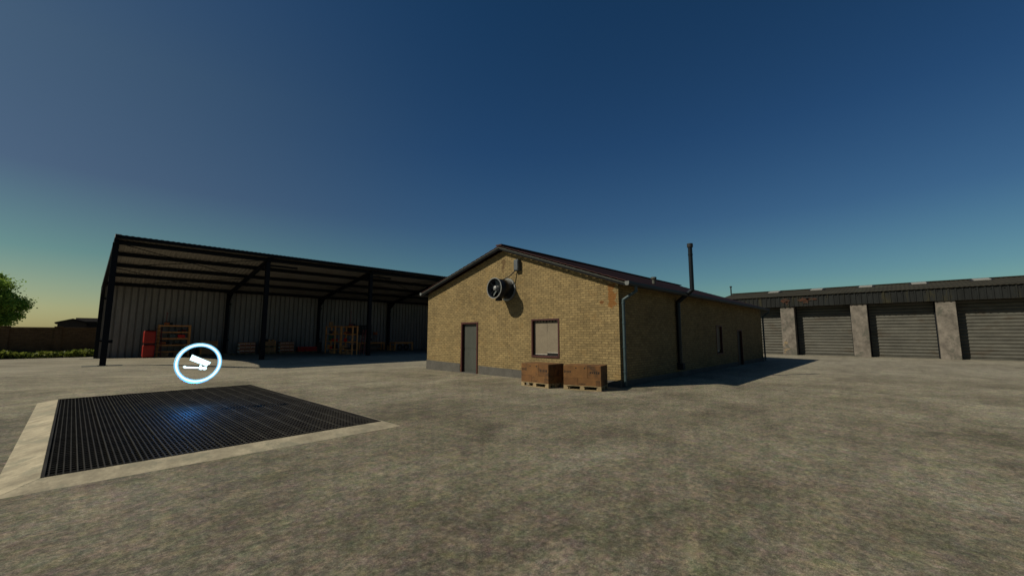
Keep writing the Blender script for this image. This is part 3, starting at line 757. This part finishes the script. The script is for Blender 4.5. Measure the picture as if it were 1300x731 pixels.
def crate_box(loc, sx, sy, sz, m, name, label, cat, lid=None, rz=0, group=None):
    t = thing(name, loc, label, cat, group, rz)
    MB().box(-sx/2, sx/2, -sy/2, sy/2, 0, sz*.88).build('body', M[m], t, local=True, bevel=.015)
    MB().box(-sx/2-.012, sx/2+.012, -sy/2-.012, sy/2+.012, sz*.885, sz).build('lid', M[lid or m], t, local=True, bevel=.01)
    MB().box(-.06, .06, -sy/2-.022, -sy/2-.0005, sz*.55, sz*.62).build('handle', M['black'], t, local=True)
    return t
def machine(loc, m, label, name='power_saw', cat='tool', rod=.0, rz=0, s_=1.0):
    t = thing(name, loc, label, cat, None, rz)
    MB().box(-.22*s_, .10*s_, -.1*s_, .1*s_, .02, .20*s_).build('housing', M[m], t, local=True, bevel=.04*s_)
    MB().cyl((.12*s_, 0, .12*s_), (.30*s_, 0, .12*s_), .085*s_, 14).build('engine', M['black'], t, local=True)
    MB().path([(-.20*s_, 0, .16*s_), (-.18*s_, 0, .27*s_), (.05*s_, 0, .27*s_), (.09*s_, 0, .17*s_)], .018*s_, 8).build('handle', M['black'], t, local=True)
    MB().box(-.55*s_, -.22*s_, -.012, .012, .05*s_, .12*s_).build('blade_bar', M['greyplastic'], t, local=True)
    if rod: MB().cyl((-.1, .05, .18), (-.08, .05, .18+rod), .022, 8).box(-.12, -.04, .03, .07, .18+rod, .24+rod).build('upright_shaft', M['darkred'], t, local=True)
    return t
def tins(pt, kinds, label_fmt):
    pass
r1, z1_ = rack(5.50, 42.0, 0, 2.0, .55, 2.48, 5, 'wooden rack beside the red tanks, leftmost in the shed')
z1_ = z1_
machine(at(r1, -.45, 0, z1_[4]), 'orange', 'orange chain saw with an upright shaft on top of the leftmost rack', rod=.75)
crate_box(at(r1, .45, -.05, z1_[2]), .45, .35, .26, 'brightred', 'storage_box', 'small red box on the middle shelf of the leftmost rack', 'box')
crate_box(at(r1, -.12, -.05, z1_[2]), .34, .3, .28, 'greyplastic', 'storage_box', 'grey plastic box beside the red box on the leftmost rack', 'box')
machine(at(r1, -.58, -.05, z1_[1]), 'orange', 'dark engine with orange housing on the lower shelf of the leftmost rack', name='small_engine', rod=0, s_=1.1)
crate_box(at(r1, .25, -.05, z1_[1]), .6, .3, .10, 'black', 'tool_tray', 'flat black tool tray on the lower shelf of the leftmost rack', 'tray')
crate_box(at(r1, -.52, -.05, .0), .5, .4, .30, 'crate', 'wooden_crate', 'brown crate on the floor under the left end of the leftmost rack', 'crate')
crate_box(at(r1, .35, -.05, .0), .6, .4, .30, 'crate', 'wooden_crate', 'brown crate on the floor under the right end of the leftmost rack', 'crate')
crate_box(at(r1, .60, .0, z1_[3]), .26, .24, .18, 'darkred', 'storage_box', 'dark red lumpy bag at the right end of the upper shelf', 'box')
for u, hh, lb in ((.02, .11, 'pale tin left of the others on the upper shelf of the leftmost rack'), (.28, .13, 'dark tin in the middle of the upper shelf of the leftmost rack')):
    t = thing('paint_tin', at(r1, u, 0, z1_[3]), lb, 'tin', 'tins on the upper shelf')
    MB().cyl((0, 0, 0), (0, 0, hh), .07, 14).build('can', M['greyplastic' if hh < .12 else 'darkred'], t, local=True)
    MB().cyl((0, 0, hh+.0005), (0, 0, hh+.012), .072, 14).build('lid', M['fan_rim'], t, local=True)
# step ladders
def ladder(x, y, rz, h, label):
    t = thing('step_ladder', (x, y, 0), label, 'ladder', 'red step ladders in the shed', rz)
    for sy in (-1, 1):
        MB().beam((0, sy*.22, 0), (.28, sy*.16, h), .035, .08, up=(1, 0, 0)).build('rail', M['darkred'], t, local=True)
        MB().beam((.75, sy*.22, 0), (.34, sy*.16, h), .03, .04, up=(1, 0, 0)).build('rear_strut', M['darkred'], t, local=True)
    for k in range(1, 8):
        f_ = k/8
        MB().box(.28*f_-.05, .28*f_+.06, -.215+.06*f_, .215-.06*f_, h*f_-.012, h*f_+.012).build('tread', M['darkred'], t, local=True)
    MB().box(.20, .42, -.19, .19, h, h+.03).build('top_plate', M['black'], t, local=True)
ladder(4.52, 41.45, R(90), 2.15, 'red step ladder between the red tanks and the leftmost rack')
ladder(17.45, 34.5, R(20), 2.15, 'red step ladder standing beside the third front post')
# navy bin right of rack
t = thing('navy_bin', (6.75, 42.0, 0), 'dark navy round bin on the floor right of the leftmost rack', 'bin')
MB().cyl((0, 0, 0), (0, 0, .52), .25, 20, .29).build('body', M['blue'], t, local=True); MB().cyl((0, 0, .5205), (0, 0, .57), .30, 20).build('lid', M['black'], t, local=True)

def slat_crate(x, y, z, label, w=1.15, d=.8, h=.42):
    t = thing('wooden_crate', (x, y, z), label, 'crate', 'brown slatted crates on pallets in the shed')
    MB().box(-w/2+.03, w/2-.03, -d/2+.03, d/2-.03, .01, h-.03).build('inner_load', M['crate'], t, local=True)
    for k in range(4):
        zz = .005+k*(h/4)
        q = MB().box(-w/2, w/2, -d/2, -d/2+.025, zz, zz+h/4-.025).box(-w/2, w/2, d/2-.025, d/2, zz, zz+h/4-.025)
        q.box(-w/2, -w/2+.025, -d/2+.0255, d/2-.0255, zz, zz+h/4-.025).box(w/2-.025, w/2, -d/2+.0255, d/2-.0255, zz, zz+h/4-.025)
        q.build('slat', M['crate'], t, local=True)
    for sx in (-1, 1):
        MB().box(sx*(w/2-.05)-.04, sx*(w/2-.05)+.04, -d/2-.022, -d/2-.0005, 0, h).build('batten', M['wood'], t, local=True)
def pal(x, y, z, label): return place_pallet(x, y, 0, z, label, 'wooden pallets along the shed back wall', rot90=True)
# stack behind the marker
pal(7.75, 41.9, 0, 'lower pallet of the crate stack behind the glowing ring'); slat_crate(7.75, 41.9, .146, 'lower crate of the stack behind the glowing ring', h=.46)
pal(7.75, 41.9, .608, 'upper pallet between the two crates behind the glowing ring'); slat_crate(7.75, 41.9, .754, 'upper crate of the stack behind the glowing ring', h=.46)
pal(8.9, 41.5, 0, 'empty pallet on the floor behind the second front post')
# carton loads A and C
def packs(cx, cy, which):
    pal(cx, cy, 0, 'pallet under the %s' % which)
    for k, lay in enumerate(('bottom', 'middle', 'top')):
        for j, pos in enumerate(('left', 'centre', 'right')):
            w = 1.18/3
            t = thing('small_carton', (cx-.59+w*(j+.5), cy, .146+k*.30), '%s %s red and white carton of the %s' % (lay, pos, which), 'carton', 'red and white cartons in the shed')
            MB().box(-w/2+.003, w/2-.003, -.38, .38, 0, .205).build('tray', M['white_box' if False else 'brown_box'], t, local=True, bevel=.006)
            MB().box(-w/2+.004, w/2-.004, -.378, .378, .2055, .295).build('lid', M['brown_box'], t, local=True, bevel=.01)
            q = MB(); n = 3
            for i in range(n):
                yy = -w/2+.03+(w-.06)*(i+.1)/n
                q.box(yy+.02, yy+(w-.06)/n*.62, -.386, -.3804, .13+.02*(i % 2), .20)
            q.build('label_sheet', M['white_box'], t, local=True)
            q = MB().box(-w/2+.02, w/2-.02, -.386, -.3804, .03, .09); q.build('print_band', M['darkred'], t, local=True)
            if j == 0: MB().box(-w/2-.006, -w/2+.0025, -.33, .33, .02, .20).build('side_panel', M['white_box'], t, local=True)
packs(10.55, 42.0, 'left red and white carton stack')
packs(13.75, 42.0, 'right red and white carton stack')
pal(12.2, 42.0, 0, 'lower pallet of the crate stack between the carton stacks'); slat_crate(12.2, 42.0, .146, 'lower crate between the two carton stacks', h=.44)
pal(12.2, 42.0, .588, 'upper pallet of the crate stack between the carton stacks'); slat_crate(12.2, 42.0, .734, 'upper crate between the two carton stacks', h=.44)
t = thing('timber_offcuts', (12.2, 42.0, 1.178), 'loose timber offcuts on top of the crate between the carton stacks', 'timber')
for k, (a, b) in enumerate(((-.45, .2), (.05, .1), (.42, .12))): MB().box(a-.07, a+.07, -.3+b, .2+b, 0, .09).build('offcut', M['wood'], t, local=True)
# red crates on pallet
pal(15.0, 42.0, 0, 'pallet reaching out from under the row of red crates')
pal(16.0, 42.1, 0, 'pallet under the right end of the row of red crates') if False else None
def red_crate(x, label):
    t = thing('red_crate', (x, 42.05, .146), label, 'crate', 'row of red plastic crates')
    q = MB().box(-.17, .17, -.24, .24, 0, .03)
    q.build('base', M['brightred'], t, local=True)
    q = MB()
    for z0, z1 in ((.031, .12), (.18, .24), (.30, .40)):
        q.box(-.175, .175, -.25, -.235, z0, z1).box(-.175, .175, .235, .25, z0, z1).box(-.175, -.16, -.2345, .2345, z0, z1).box(.16, .175, -.2345, .2345, z0, z1)
    for sx in (-.165, .165):
        for sy in (-.2425, .2425): q.box(sx-.009, sx+.009, sy-.0065, sy+.0065, .121, .179).box(sx-.009, sx+.009, sy-.0065, sy+.0065, .241, .299)
    q.build('slatted_side', M['brightred'], t, local=True)
    MB().box(-.14, .14, -.22, .22, .031, .33).build('contents', M['red'], t, local=True)
names = ('first', 'second', 'third', 'fourth', 'fifth')
for k in range(5): red_crate(14.93+.37*k, '%s red plastic crate from the left in the low row' % names[k])
pal(16.15, 42.05, 0, 'pallet under the right half of the red crates')
t = thing('dark_drum', (16.3, 40.7, 0), 'dark narrow drum standing left of the rack beside the back post', 'drum')
MB().cyl((0, 0, 0), (0, 0, 1.0), .20, 18).build('drum_body', M['black'], t, local=True, smooth=False)
q = MB()
for z in (.33, .66, .985): q.tube((0, 0, z-.015), (0, 0, z+.015), .212, .011, 18)
q.build('hoop', M['steel'], t, local=True)

rA, zA = rack(16.78, 38.85, R(90), 2.1, .58, 2.52, 4, 'wooden rack end-on in the shed, further of the middle pair')
rB, zB_ = rack(16.83, 35.65, R(90), 2.25, .50, 2.48, 4, 'wooden rack in the shed nearest the third front post')
items = [(rA, .6, zA[3], .3, .3, .42, 'crate', 'brown box on top of the further middle rack'),
         (rA, .35, zA[2], .35, .3, .28, 'blue', 'navy blue box on the upper shelf of the further middle rack'),
         (rA, .5, zA[1], .3, .3, .52, 'green', 'tall green canister box on the middle shelf of the further rack'),
         (rA, .0, zA[1], .3, .3, .22, 'orange', 'orange box on the middle shelf of the further rack'),
         (rA, -.45, zA[1], .5, .3, .22, 'brightred', 'red box on the right of the further middle rack'),
         (rA, .1, zA[0], .4, .35, .2, 'brightred', 'red box on the lowest shelf of the further middle rack'),
         (rA, -.5, zA[0], .4, .35, .4, 'black', 'black bin on the lowest shelf of the further middle rack'),
         (rB, .45, zB_[1], .55, .32, .28, 'brightred', 'long red box on the middle shelf of the nearest rack'),
         (rB, -.02, zB_[1], .28, .3, .3, 'greyplastic', 'grey box on the middle shelf of the nearest rack'),
         (rB, .1, zB_[2], .4, .3, .16, 'darkred', 'low dark red box on the upper shelf of the nearest rack'),
         (rB, -.78, zB_[0], .45, .35, .42, 'black', 'black box on the lowest shelf of the nearest rack'),
         (rB, .55, 0, .6, .4, .26, 'crate', 'brown crate on the floor under the nearest rack, left one'),
         (rB, -.15, 0, .5, .4, .30, 'crate', 'brown crate on the floor under the nearest rack, right one'),
         (rB, .35, zB_[0], .6, .3, .14, 'black', 'flat black tray on the lowest shelf of the nearest rack')]
items += [(rA, -.45, zA[2], .4, .35, .24, 'crate', 'brown box on the upper shelf of the further middle rack'),
          (rA, .62, zA[0], .4, .35, .34, 'wood', 'pale wooden box on the lowest shelf of the further middle rack'),
          (rA, -.1, 0, .7, .4, .28, 'crate', 'brown crate on the floor under the further middle rack'),
          (rB, .8, zB_[0], .4, .35, .35, 'crate', 'brown box at the left of the lowest shelf of the nearest rack'),
          (rB, -.75, zB_[2], .35, .3, .3, 'black', 'black box at the right of the upper shelf of the nearest rack'),
          (rB, .65, zB_[2], .4, .3, .2, 'orange', 'orange box at the left of the upper shelf of the nearest rack')]
for (rk, u, z, sx, sy, sz, m_, lb) in items:
    crate_box(at(rk, u, 0, z), sx, sy, sz, m_, 'storage_box', lb, 'box', rz=R(90))
machine(at(rB, -.35, 0, zB_[3]), 'darkred', 'dark red brush cutter with an upright shaft on top of the nearest rack', name='brush_cutter', rod=1.1)
t = thing('work_lamp', at(rB, -.62, -.0, zB_[1]), 'small orange work lamp on the right of the nearest rack', 'lamp')
MB().ball((0, 0, .17), .10, 8, 12).build('lamp_head', M['orange'], t, local=True, smooth=True); MB().cyl((0, 0, 0), (0, 0, .08), .07, 12).build('foot', M['black'], t, local=True)
# tool board on the back wall
t = thing('tool_board', (21.2, 42.55, 1.75), 'wide black tool board on the back wall of the shed', 'board')
MB().box(-1.35, 1.35, -.03, .03, 0, .95).build('panel', M['black'], t, local=True)
q = MB().box(-1.37, 1.37, -.045, -.031, .95, .99).box(-1.37, 1.37, -.045, -.031, -.04, 0); q.build('rim', M['steel'], t, local=True)
for k in range(7): 
    xx = -1.1+.35*k; MB().cyl((xx, -.05, .25+.1*(k % 3)), (xx, -.05, .8), .018, 6).box(xx-.05, xx+.05, -.07, -.031, .74, .82).build('hung_tool', M['greyplastic'], t, local=True)
# workbenches
def bench(x, y, w, d, label, rz=0):
    t = thing('workbench', (x, y, 0), label, 'workbench', 'wooden workbenches in the shed', rz)
    MB().box(-w/2, w/2, -d/2, d/2, .86, .92).build('top', M['wood'], t, local=True, bevel=.004)
    for sx in (-1, 1):
        for sy in (-1, 1): MB().box(sx*(w/2-.07)-.065, sx*(w/2-.07)+.065, sy*(d/2-.07)-.065, sy*(d/2-.07)+.065, 0, .8595).build('leg', M['wood'], t, local=True)
    MB().box(-w/2+.136, w/2-.136, -d/2+.02, -d/2+.06, .74, .8595).box(-w/2+.136, w/2-.136, d/2-.06, d/2-.02, .74, .8595).build('apron', M['wood'], t, local=True)
    return t
bA = bench(22.3, 42.05, 3.0, .7, 'long wooden workbench against the back wall under the tool board')
bB = bench(25.0, 40.3, 2.3, 1.1, 'freestanding wooden workbench right of the third post')
MB().box(-1.38, 1.38, -.30, .30, .22, .25).build('low_shelf', M['wood'], bA, local=True)
t = thing('drill_press', (22.75, 42.0, .92), 'orange and brown drill press on the long workbench', 'drill')
MB().box(-.16, .16, -.2, .2, 0, .04).build('foot', M['black'], t, local=True); MB().cyl((0, .1, .04), (0, .1, .85), .035, 10).build('column', M['greyplastic'], t, local=True)
MB().box(-.15, .15, -.25, .2, .80, 1.08).build('head', M['orange'], t, local=True, bevel=.04); MB().cyl((0, -.12, .55), (0, -.12, .80), .04, 10).build('spindle', M['greyplastic'], t, local=True)
MB().box(-.14, .14, -.26, .06, .40, .43).build('table', M['orange'], t, local=True)
def tyre(x, y, label, z=.0):
    t = thing('loose_tyre', (x, y, z), label, 'tyre', 'loose tyres under the workbench')
    q = MB(); n, m_ = 28, 10
    for i in range(n):
        a = 2*math.pi*i/n
        for j in range(m_):
            b = 2*math.pi*j/m_; rr = .26+.09*math.cos(b)
            q.v.append((rr*math.cos(a), .10*math.sin(b), .35+rr*math.sin(a)))
    for i in range(n):
        for j in range(m_): q.f.append((i*m_+j, ((i+1) % n)*m_+j, ((i+1) % n)*m_+(j+1) % m_, i*m_+(j+1) % m_))
    q.build('rubber', M['black'], t, smooth=True, local=True); MB().tube((0, -.06, .35), (0, .06, .35), .19, .03, 24).build('rim', M['greyplastic'], t, local=True)
tyre(25.0, 40.6, 'left black tyre leaning under the freestanding workbench'); tyre(25.75, 40.5, 'right black tyre leaning under the freestanding workbench')
crate_box((24.2, 41.2, 0), .6, .5, .55, 'crate', 'wooden_crate', 'brown crate on the floor between the two workbenches', 'crate')

# ------------------------------------------------------------------ garages with roller shutters
gar = thing('garage_row', (44.5, 0, 0), 'long garage row with grey roller shutters and dark sheet fascia on the right', 'garage')
PW, PITCH = 1.0, 4.72
pys = [2.17 + PITCH*k for k in range(2, -6, -1)]       # pillar centres
FX = 42.0
GYA, GYB = pys[-1]-.5, pys[0]+.5
for k, py in enumerate(pys):
    q = MB().box(FX, FX+.95, py-PW/2, py+PW/2, -.02, 4.12)
    p = q.build('pillar', M['pillar'], gar, bevel=.03)
    if k == 1:
        q = MB()
        for (yy, zz, sy, sz) in ((py+.26, 1.02, .20, .12), (py+.40, .82, .07, .11), (py+.30, .42, .17, .09), (py+.12, .52, .20, .045), (py+.38, .22, .08, .09)):
            pts = [(yy+sy*random.uniform(.6, 1.1)*math.cos(a), zz+sz*random.uniform(.6, 1.15)*math.sin(a)) for a in [2*math.pi*i/9 for i in range(9)]]
            q.prism(pts, lambda u, w: (FX-.006, u, w), lambda u, w: (FX+.01, u, w))
        q.build('broken_patch', M['chip'], p)
for k in range(len(pys)-1):
    ya, yb_ = pys[k+1]+PW/2, pys[k]-PW/2
    Z = 3.98; q = MB(); n = 17; offs = []
    for i in range(n):
        b = i/n
        offs += [(b, (0, 0, 0)), (b+.16/n, (.030, 0, 0)), (b+.30/n, (.030, 0, 0)), (b+.48/n, (0, 0, 0)), (b+.85/n, (-.012, 0, 0))]
    offs.append((1.0, (0, 0, 0)))
    q.sheet((FX+.82, ya+.02, .03), (FX+.82, ya+.02, Z+.12), (0, yb_-ya-.04, 0), (.015, 0, 0), offs)
    sh = q.build('roller_shutter', M['shutter'], gar)
    MB().box(FX+.76, FX+.88, ya+.02, yb_-.02, .0, .09).build('bottom_rail', M['shutter'], sh)
    for yy in (ya+.0005, yb_-.0705): MB().box(FX+.72, FX+.815, yy, yy+.07, 0, 4.1).build('guide_rail', M['steel'], gar)
# fascia: ribbed dark sheet
q = MB().sheet((FX-.10, GYA-.1, 4.10), (FX-.10, GYB+.1, 4.10), (0, 0, .86), (.012, 0, 0), ribs(GYB-GYA+.2, .34, .045, (-1, 0, 0), 'narrow'))
fa = q.build('fascia_sheet', M['fascia'], gar)
for (yy, zz, sy, sz) in ((6.95, 4.62, .32, .20), (5.65, 4.62, .42, .16), (5.05, 4.66, .40, .13), (5.5, 4.42, .18, .16), (6.85, 4.42, .12, .16), (-6.9, 4.6, .4, .15)):
    pts = [(yy+sy*random.uniform(.55, 1.2)*math.cos(a), zz+sz*random.uniform(.55, 1.2)*math.sin(a)) for a in [2*math.pi*i/13 for i in range(13)]]
    MB().prism(pts, lambda u, w: (FX-.1525, u, w), lambda u, w: (FX-.148, u, w)).build('rust_patch', M['rust'], fa)
for k in range(26):
    yy = 9 - k*.62 + random.uniform(-.1, .1)
    MB().cyl((FX-.165, yy, 4.84), (FX-.146, yy, 4.84), .035, 8).build('fixing_bolt', M['black'], fa)
MB().box(FX-.09, FX+.95, GYA, GYB, 4.125, 4.20).build('lintel', M['pillar'], gar)
# roof
RX, RZ = 46.6, 5.86
q = MB().sheet((FX-.22, GYA-.2, 4.98), (FX-.22, GYB+.2, 4.98), (RX-FX+.22, 0, RZ-4.98), (0, 0, .02), ribs(GYB-GYA+.4, .25, .022, (0, 0, 1), 'wave'))
q.build('roof', M['groof'], gar)
q = MB().sheet((RX+.01, GYA-.2, RZ), (RX+.01, GYB+.2, RZ), (4.7, 0, RZ*-1+4.98), (0, 0, .02), ribs(GYB-GYA+.4, .25, .022, (0, 0, 1), 'wave'))
q.build('roof', M['groof'], gar)
MB().box(RX-.25, RX+.25, GYA-.2, GYB+.2, RZ+.03, RZ+.085).build('ridge_cap', M['groof'], gar)
for yy in (8.4, 5.1, 1.75, -1.45, -4.75, -8.0):
    sz_ = (RZ-4.98)/(RX-FX+.22)
    q = MB(); xA, xB = RX-1.5, RX-.3
    za, zb = RZ-sz_*(RX-xA)+.07, RZ-sz_*(RX-xB)+.07
    q.prism([(xA, za), (xB, zb), (xB, zb+.05), (xA, za+.05)], lambda u, w: (u, yy-.42, w), lambda u, w: (u, yy+.42, w))
    kk = q.build('skylight', M['skylight'], gar)
    q = MB(); q.prism([(xA-.04, za-.06), (xB, zb-.06), (xB, zb-.001), (xA-.04, za-.001)], lambda u, w: (u, yy-.56, w), lambda u, w: (u, yy+.56, w)); q.build('upstand', M['black'], kk)
MB().cyl((45, 12.0, 5.4), (45, 12.0, 6.45), .06, 10).cyl((45, 12.0, 6.45), (45, 12.0, 6.56), .11, 10).build('flue', M['black'], gar)
q = MB()
q.box(FX+.1, 51.0, GYB-.05, GYB+.15, 0, 4.9).box(FX+.1, 51.0, GYA-.15, GYA+.05, 0, 4.9).box(50.9, 51.1, GYA+.06, GYB-.06, 0, 4.9)
q.prism([(FX+.1, 4.901), (51, 4.901), (RX, RZ-.06)], lambda u, w: (u, GYB-.04, w), lambda u, w: (u, GYB+.14, w))
q.prism([(FX+.1, 4.901), (51, 4.901), (RX, RZ-.06)], lambda u, w: (u, GYA-.14, w), lambda u, w: (u, GYA+.04, w))
q.build('wall', M['pillar'], gar)

# ------------------------------------------------------------------ boundary wall, plants, tree, houses beyond
bw = thing('boundary_wall', (-8, 48, 0), 'long dark brown brick boundary wall with piers behind the yard', 'wall')
MB().box(-45, 40, 48.0, 48.25, -.05, 2.20).build('brickwork', M['redbrick'], bw)
MB().box(-45.05, 40.05, 47.95, 48.30, 2.205, 2.29).build('coping', M['redbrick'], bw, bevel=.01)
for k in range(-14, 14):
    x = -.80 + 2.65*k
    MB().box(x-.2, x+.2, 47.88, 47.999, -.05, 2.20).box(x-.24, x+.24, 47.84, 48.34, 2.291, 2.36).build('pier', M['redbrick'], bw)
def leaf(q, c, s_, up=None):
    a = random.uniform(0, 2*math.pi); e = random.uniform(-.9, .9)
    d = Vector((math.cos(a)*math.cos(e), math.sin(a)*math.cos(e), math.sin(e)))
    if up: d = (d*up + Vector((0, 0, 1))).normalized()
    w = d.cross(Vector((random.uniform(-1, 1), random.uniform(-1, 1), random.uniform(-1, 1)))).normalized()*s_*.42
    c = Vector(c); n = len(q.v)
    q.v += [tuple(c), tuple(c+d*s_*.5+w), tuple(c+d*s_), tuple(c+d*s_*.5-w)]; q.f.append((n, n+1, n+2, n+3))
q = MB()
for k in range(16000):
    x = random.uniform(-24, 6); 
    env = .55+.45*math.sin(x*2.3)*math.sin(x*.9+1)
    if random.random() > .35+.65*env: continue
    y = random.uniform(46.0, 47.6); z = random.uniform(0, .42)*(.5+.6*env)
    leaf(q, (x, y, z), random.uniform(.14, .28), .7)
tag(q.build('ground_cover', M['shrub']), 'strip of low yellow green plants at the foot of the boundary wall', 'plants', kind='stuff')
MB_soil = MB().box(-45, 6, 45.8, 47.87, -.05, .012).build('planting_bed', plain('soil', (.06, .05, .03), .95)); tag(MB_soil, kind='structure')

def make_tree(x, y, tz, rad, zc, label, n=11000, hh=None):
    t = thing('broadleaf_tree', (x, y, 0), label, 'tree')
    tr = MB(); tr.cyl((x, y, -.1), (x+.1, y, zc-1.2), .28, 12, .17)
    ends = []
    for k in range(16):
        a = k*2.4+random.uniform(-.3, .3); e = random.uniform(.1, 1.2); l = rad*random.uniform(.55, .95)
        b = Vector((x+.1, y, zc-1.3+random.uniform(-.5, 1.0))); d = Vector((math.cos(a)*math.cos(e), math.sin(a)*math.cos(e), math.sin(e)))
        m_ = b+d*l*.5+Vector((0, 0, .15)); e_ = b+d*l
        tr.cyl(b, m_, .09, 7, .055); tr.cyl(m_, e_, .055, 6, .02); ends.append(e_)
        for j in range(3):
            d2 = (d+Vector((random.uniform(-.7, .7), random.uniform(-.7, .7), random.uniform(-.4, .7)))).normalized(); tr.cyl(m_, m_+d2*l*.5, .03, 5, .01)
    tr.build('trunk', M['bark'], t)
    clumps = []
    while len(clumps) < 130:
        p = Vector((random.uniform(-1, 1), random.uniform(-1, 1), random.uniform(-1, 1)))
        if p.length > 1 or p.length < .35: continue
        clumps.append((Vector((x, y, zc))+Vector((p.x*rad, p.y*rad, p.z*(hh or rad*.85)))*1.0, random.uniform(.38, .80)*rad/3.3))
    q = MB()
    for k in range(n):
        c, r = random.choice(clumps)
        p = Vector((random.gauss(0, .55), random.gauss(0, .55), random.gauss(0, .42)))*r
        leaf(q, c+p, random.uniform(.12, .24))
    q.build('crown', M['leaf'], t)
make_tree(-6.6, 62, 0, 3.05, 4.75, 'leafy green tree rising behind the boundary wall at the left edge', n=60000, hh=2.85)
# far houses behind the wall
def far_house(x0, x1, y, ze, zr, label, w=7):
    t = thing('far_house', ((x0+x1)/2, y, 0), label, 'building', 'roofs beyond the boundary wall')
    MB().box(x0, x1, y, y+w, 0, ze).build('wall', M['farwall'], t)
    q = MB().prism([(y-.3, ze), (y+w/2, zr), (y+w+.3, ze), (y+w+.3, ze+.1), (y+w/2, zr+.12), (y-.3, ze+.1)], lambda u, w_: (x0-.3, u, w_), lambda u, w_: (x1+.3, u, w_)); q.build('roof', M['farroof'], t)
def far_gable(xc, w, y, ze, zr, label):
    t = thing('far_house', (xc, y, 0), label, 'building', 'roofs beyond the boundary wall')
    MB().prism([(xc-w/2, 0), (xc+w/2, 0), (xc+w/2, ze), (xc, zr), (xc-w/2, ze)], lambda u, w_: (u, y, w_), lambda u, w_: (u, y+9, w_)).build('wall', M['farwall'], t)
    MB().prism([(xc-w/2-.3, ze-.05), (xc-w/2-.3, ze+.1), (xc, zr+.18), (xc+w/2+.3, ze+.1), (xc+w/2+.3, ze-.05), (xc, zr+.03)], lambda u, w_: (u, y-.3, w_), lambda u, w_: (u, y+9.3, w_)).build('roof', M['farroof'], t)
far_gable(-.2, 3.0, 90, 3.45, 3.95, 'small dark gabled roof above the boundary wall, left of two')
far_house(.4, 8, 94, 3.7, 4.35, 'low grey roof above the boundary wall beside the shed post')

# ------------------------------------------------------------------ light, sky, camera
SUN = Vector((-1.03, .60, 1.0)).normalized()
el = math.asin(SUN.z); rot = math.atan2(SUN.x, SUN.y)
sd = bpy.data.lights.new('sun', 'SUN'); sd.energy = 5.0; sd.angle = R(.5); sd.color = (1.0, .91, .71)
so = bpy.data.objects.new('sun', sd); col.objects.link(so); so.rotation_euler = SUN.to_track_quat('Z', 'Y').to_euler(); so.location = (-20, 12, 30)
w = bpy.data.worlds.new('World'); scn.world = w; w.use_nodes = True; nt = w.node_tree
bg = nt.nodes['Background']
sky = N(nt, 'ShaderNodeTexSky', sky_type='NISHITA'); sky.sun_disc = False; sky.sun_elevation = el; sky.sun_rotation = rot
sky.air_density = 1.0; sky.dust_density = 1.0; sky.ozone_density = 1.5
tc = N(nt, 'ShaderNodeTexCoord'); sx = N(nt, 'ShaderNodeSeparateXYZ'); L(nt, tc.outputs['Generated'], sx.inputs[0])
def skyramp(stops):
    o = ramp(nt, sx.outputs[2], [(p_, tuple(v/3 for v in c)) for p_, c in stops]); return o
away = skyramp([(0.0, (1.8, 2.3, 1.75)), (.07, (1.45, 2.1, 1.75)), (.12, (1.13, 1.8, 1.78)), (.25, (.74, 1.30, 1.68)), (.42, (.51, 1.10, 1.62)), (.66, (.38, 1.0, 1.48)), (.72, (.45, 1.1, 1.6)), (1.0, (2.3, 3.0, 3.0))])
sunw = skyramp([(0.0, (2.5, 2.45, 1.6)), (.045, (2.45, 2.38, 1.55)), (.14, (1.28, 1.85, 1.5)), (.27, (.97, 1.16, 1.30)), (.46, (.98, 1.28, 1.36)), (.72, (.6, 1.1, 1.5)), (1.0, (2.3, 3.0, 3.0))])  # unseen zenith raised in both ramps to lift the shaded ground
dt = N(nt, 'ShaderNodeVectorMath', operation='DOT_PRODUCT'); dt.inputs[1].default_value = (-.685, .729, 0); L(nt, tc.outputs['Generated'], dt.inputs[0])
mr = N(nt, 'ShaderNodeMapRange', interpolation_type='SMOOTHSTEP'); L(nt, dt.outputs['Value'], mr.inputs[0]); mr.inputs['From Min'].default_value = .0; mr.inputs['From Max'].default_value = .78
tint = mix(nt, mr.outputs[0], away, sunw)
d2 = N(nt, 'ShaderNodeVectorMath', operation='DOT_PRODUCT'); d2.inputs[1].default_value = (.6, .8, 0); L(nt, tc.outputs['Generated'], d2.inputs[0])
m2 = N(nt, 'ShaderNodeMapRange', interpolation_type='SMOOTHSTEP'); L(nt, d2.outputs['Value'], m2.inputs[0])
m2.inputs['From Min'].default_value = -.9; m2.inputs['From Max'].default_value = .1; m2.inputs['To Min'].default_value = .6; m2.inputs['To Max'].default_value = 1  # sky behind the camera dimmed to darken the house's shaded side wall
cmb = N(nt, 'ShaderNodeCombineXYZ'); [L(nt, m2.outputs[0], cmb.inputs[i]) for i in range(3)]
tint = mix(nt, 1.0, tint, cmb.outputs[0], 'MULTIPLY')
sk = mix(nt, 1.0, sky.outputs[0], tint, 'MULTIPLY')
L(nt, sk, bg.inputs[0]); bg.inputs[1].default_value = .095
cd = bpy.data.cameras.new('camera'); cd.sensor_width = 36; cd.lens = 14.4; cd.clip_end = 3000; cd.clip_start = .05
co = bpy.data.objects.new('camera', cd); col.objects.link(co); scn.camera = co
azc = R(43.2); p = math.atan(59.5/520)
fwd = Vector((math.cos(azc)*math.cos(p), math.sin(azc)*math.cos(p), math.sin(p)))
co.location = (0, 0, H); co.rotation_euler = (-fwd).to_track_quat('Z', 'Y').to_euler()
vs = scn.view_settings; vs.view_transform = 'Standard'; vs.look = 'None'; vs.gamma = 1; vs.exposure = -.25; vs.use_curve_mapping = False
scn.cycles.diffuse_bounces = 1; scn.render.resolution_x = 1024; scn.render.resolution_y = 575
